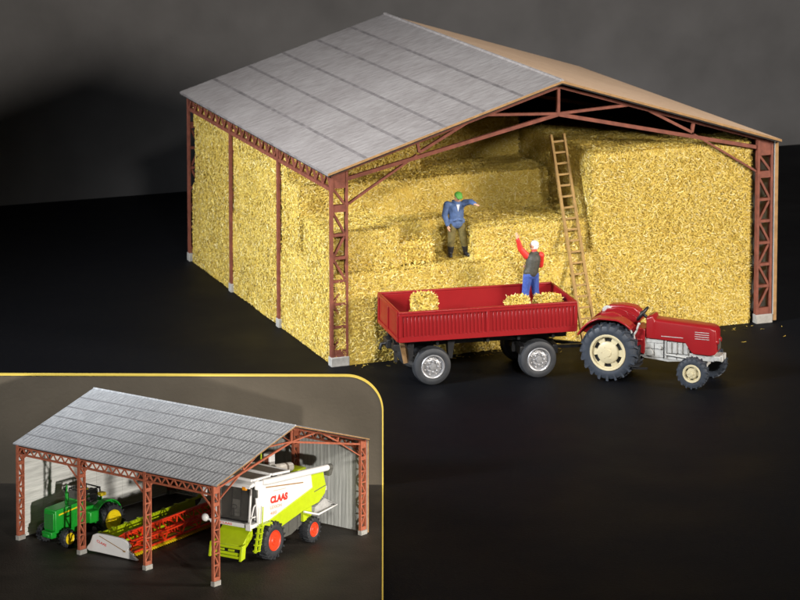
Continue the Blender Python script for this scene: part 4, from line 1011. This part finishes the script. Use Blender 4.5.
# ---- cutting header: local x along the header (B), y across (A)
def header():
    B0, A0 = .7, 7.5
    t = sub('cutting_header', 'long combine header with red reel, lime trough and white end plate, under the open shed', 'harvester header', B0, A0)
    def V(b, a, z): return ((b-B0)*1.107, (a-A0)*1.066, z*.965)
    Lh = 8.4
    mb = MB()                                                             # lime trough: back wall and floor
    mb.prism([V(.8,8.75,.22),V(.8,8.75,.86),V(.8,8.62,.92),V(.8,8.55,.84),V(.8,8.5,.45),V(.8,8.1,.22),V(.8,7.0,.16),V(.8,7.0,.08)], (Lh,0,0)); mb.build('trough', M['lime'], t)
    mb = MB(); mb.tube([V(.85,8.6,.90),V(Lh+.7,8.6,.90)], .07, 10)
    for k in range(9): mb.box(*[x for p in zip(V(1.2+.95*k,8.50,.84),V(1.34+.95*k,8.70,1.0)) for x in p])
    mb.build('top_beam', M['lime'], t, smooth=40)
    mb = MB(); mb.tube([V(.85,7.95,.52),V(Lh+.7,7.95,.52)], .20, 14)
    for k in range(60):
        a = 2*pi*k/10; b = .95 + (Lh-.2)*k/60; mb.box(*[x for p in zip(V(b,7.95+.22*cos(a)-.05,.52+.22*sin(a)-.05),V(b+.10,7.95+.22*cos(a)+.05,.52+.22*sin(a)+.05)) for x in p])
    mb.build('auger', M['lime'], t, smooth=40)
    cx, cz, R_ = 7.0, .68, .55                                            # reel
    mb = MB(); mb.tube([V(.95,cx,cz),V(Lh+.55,cx,cz)], .075, 10); mb.build('reel_shaft', M['orange_red'], t)
    for j in range(5):
        a = 2*pi*j/5 + .35
        y, z = cx+R_*cos(a), cz+R_*sin(a)
        mb = MB(); mb.bar(V(.98,y,z),V(Lh+.5,y,z),.11,.07,(0,0,1)); 
        for k in range(34): mb.bar(V(1.05+.215*k,y,z),V(1.05+.215*k,y-.06,z-.20),.022,.022,(1,0,0))
        mb.build('reel_bat', M['orange_red'], t)
    ns = 7
    for k in range(ns):
        b = 1.02 + (Lh-.55)*k/(ns-1)
        mb = MB()
        pts = [(cx+R_*cos(2*pi*j/5+.35), cz+R_*sin(2*pi*j/5+.35)) for j in range(5)]
        for j in range(5):
            mb.bar(V(b,cx,cz),V(b,*pts[j]),.075,.05,(1,0,0)); mb.bar(V(b+.012,*pts[j]),V(b+.012,*pts[(j+1)%5]),.06,.04,(1,0,0))
        mb.build('reel_star', M['orange_red'], t)
    mb = MB(); mb.box(*[x for p in zip(V(.85,6.72,.10),V(Lh+.7,7.02,.17)) for x in p]); cb = mb.build('cutter_bar', M['dark_grey'], t)
    mb = MB()
    for k in range(52):
        b = .92+.158*k; mb.prism([V(b,6.74,.10),V(b+.10,6.74,.10),V(b+.05,6.42,.08)], (0,0,.05))
    o = mb.build('knife_guard', M['yellow'], cb)
    for s, b in ((0,.70),(1,Lh+.70)):                                      # end dividers
        mb = MB(); poly = [V(b,8.78,.55),V(b,8.62,.98),V(b,8.35,1.10),V(b,7.9,1.10),V(b,6.9,1.05),V(b,6.55,.90),V(b,6.42,.70),V(b,6.55,.52),V(b,6.02,.08),V(b,6.0,.03),V(b,6.6,.06),V(b,8.3,.12),V(b,8.85,.12),V(b,9.0,.22),V(b,8.95,.34)]
        mb.prism(poly, (.16,0,0)); e = mb.build('end_divider', M['white'], t, bevel=.035, seg=3)
        if s == 0:
            mb = MB(); mb.prism([V(b,8.25,.98),V(b,8.2,1.0),V(b,6.72,.44),V(b,6.75,.41)], (-.012,0,0)); mb.box(*[x for p in zip(V(b-.016,6.68,.38),V(b,6.82,.46)) for x in p]); mb.build('stripe', M['card_edge'], e)
            lettering(e, 'CLAAS', V(b-.004,8.38,.66), (0,-1,-.28), (0,-.28,1), .62, .13, M['text_red'], .004, .02)
header()
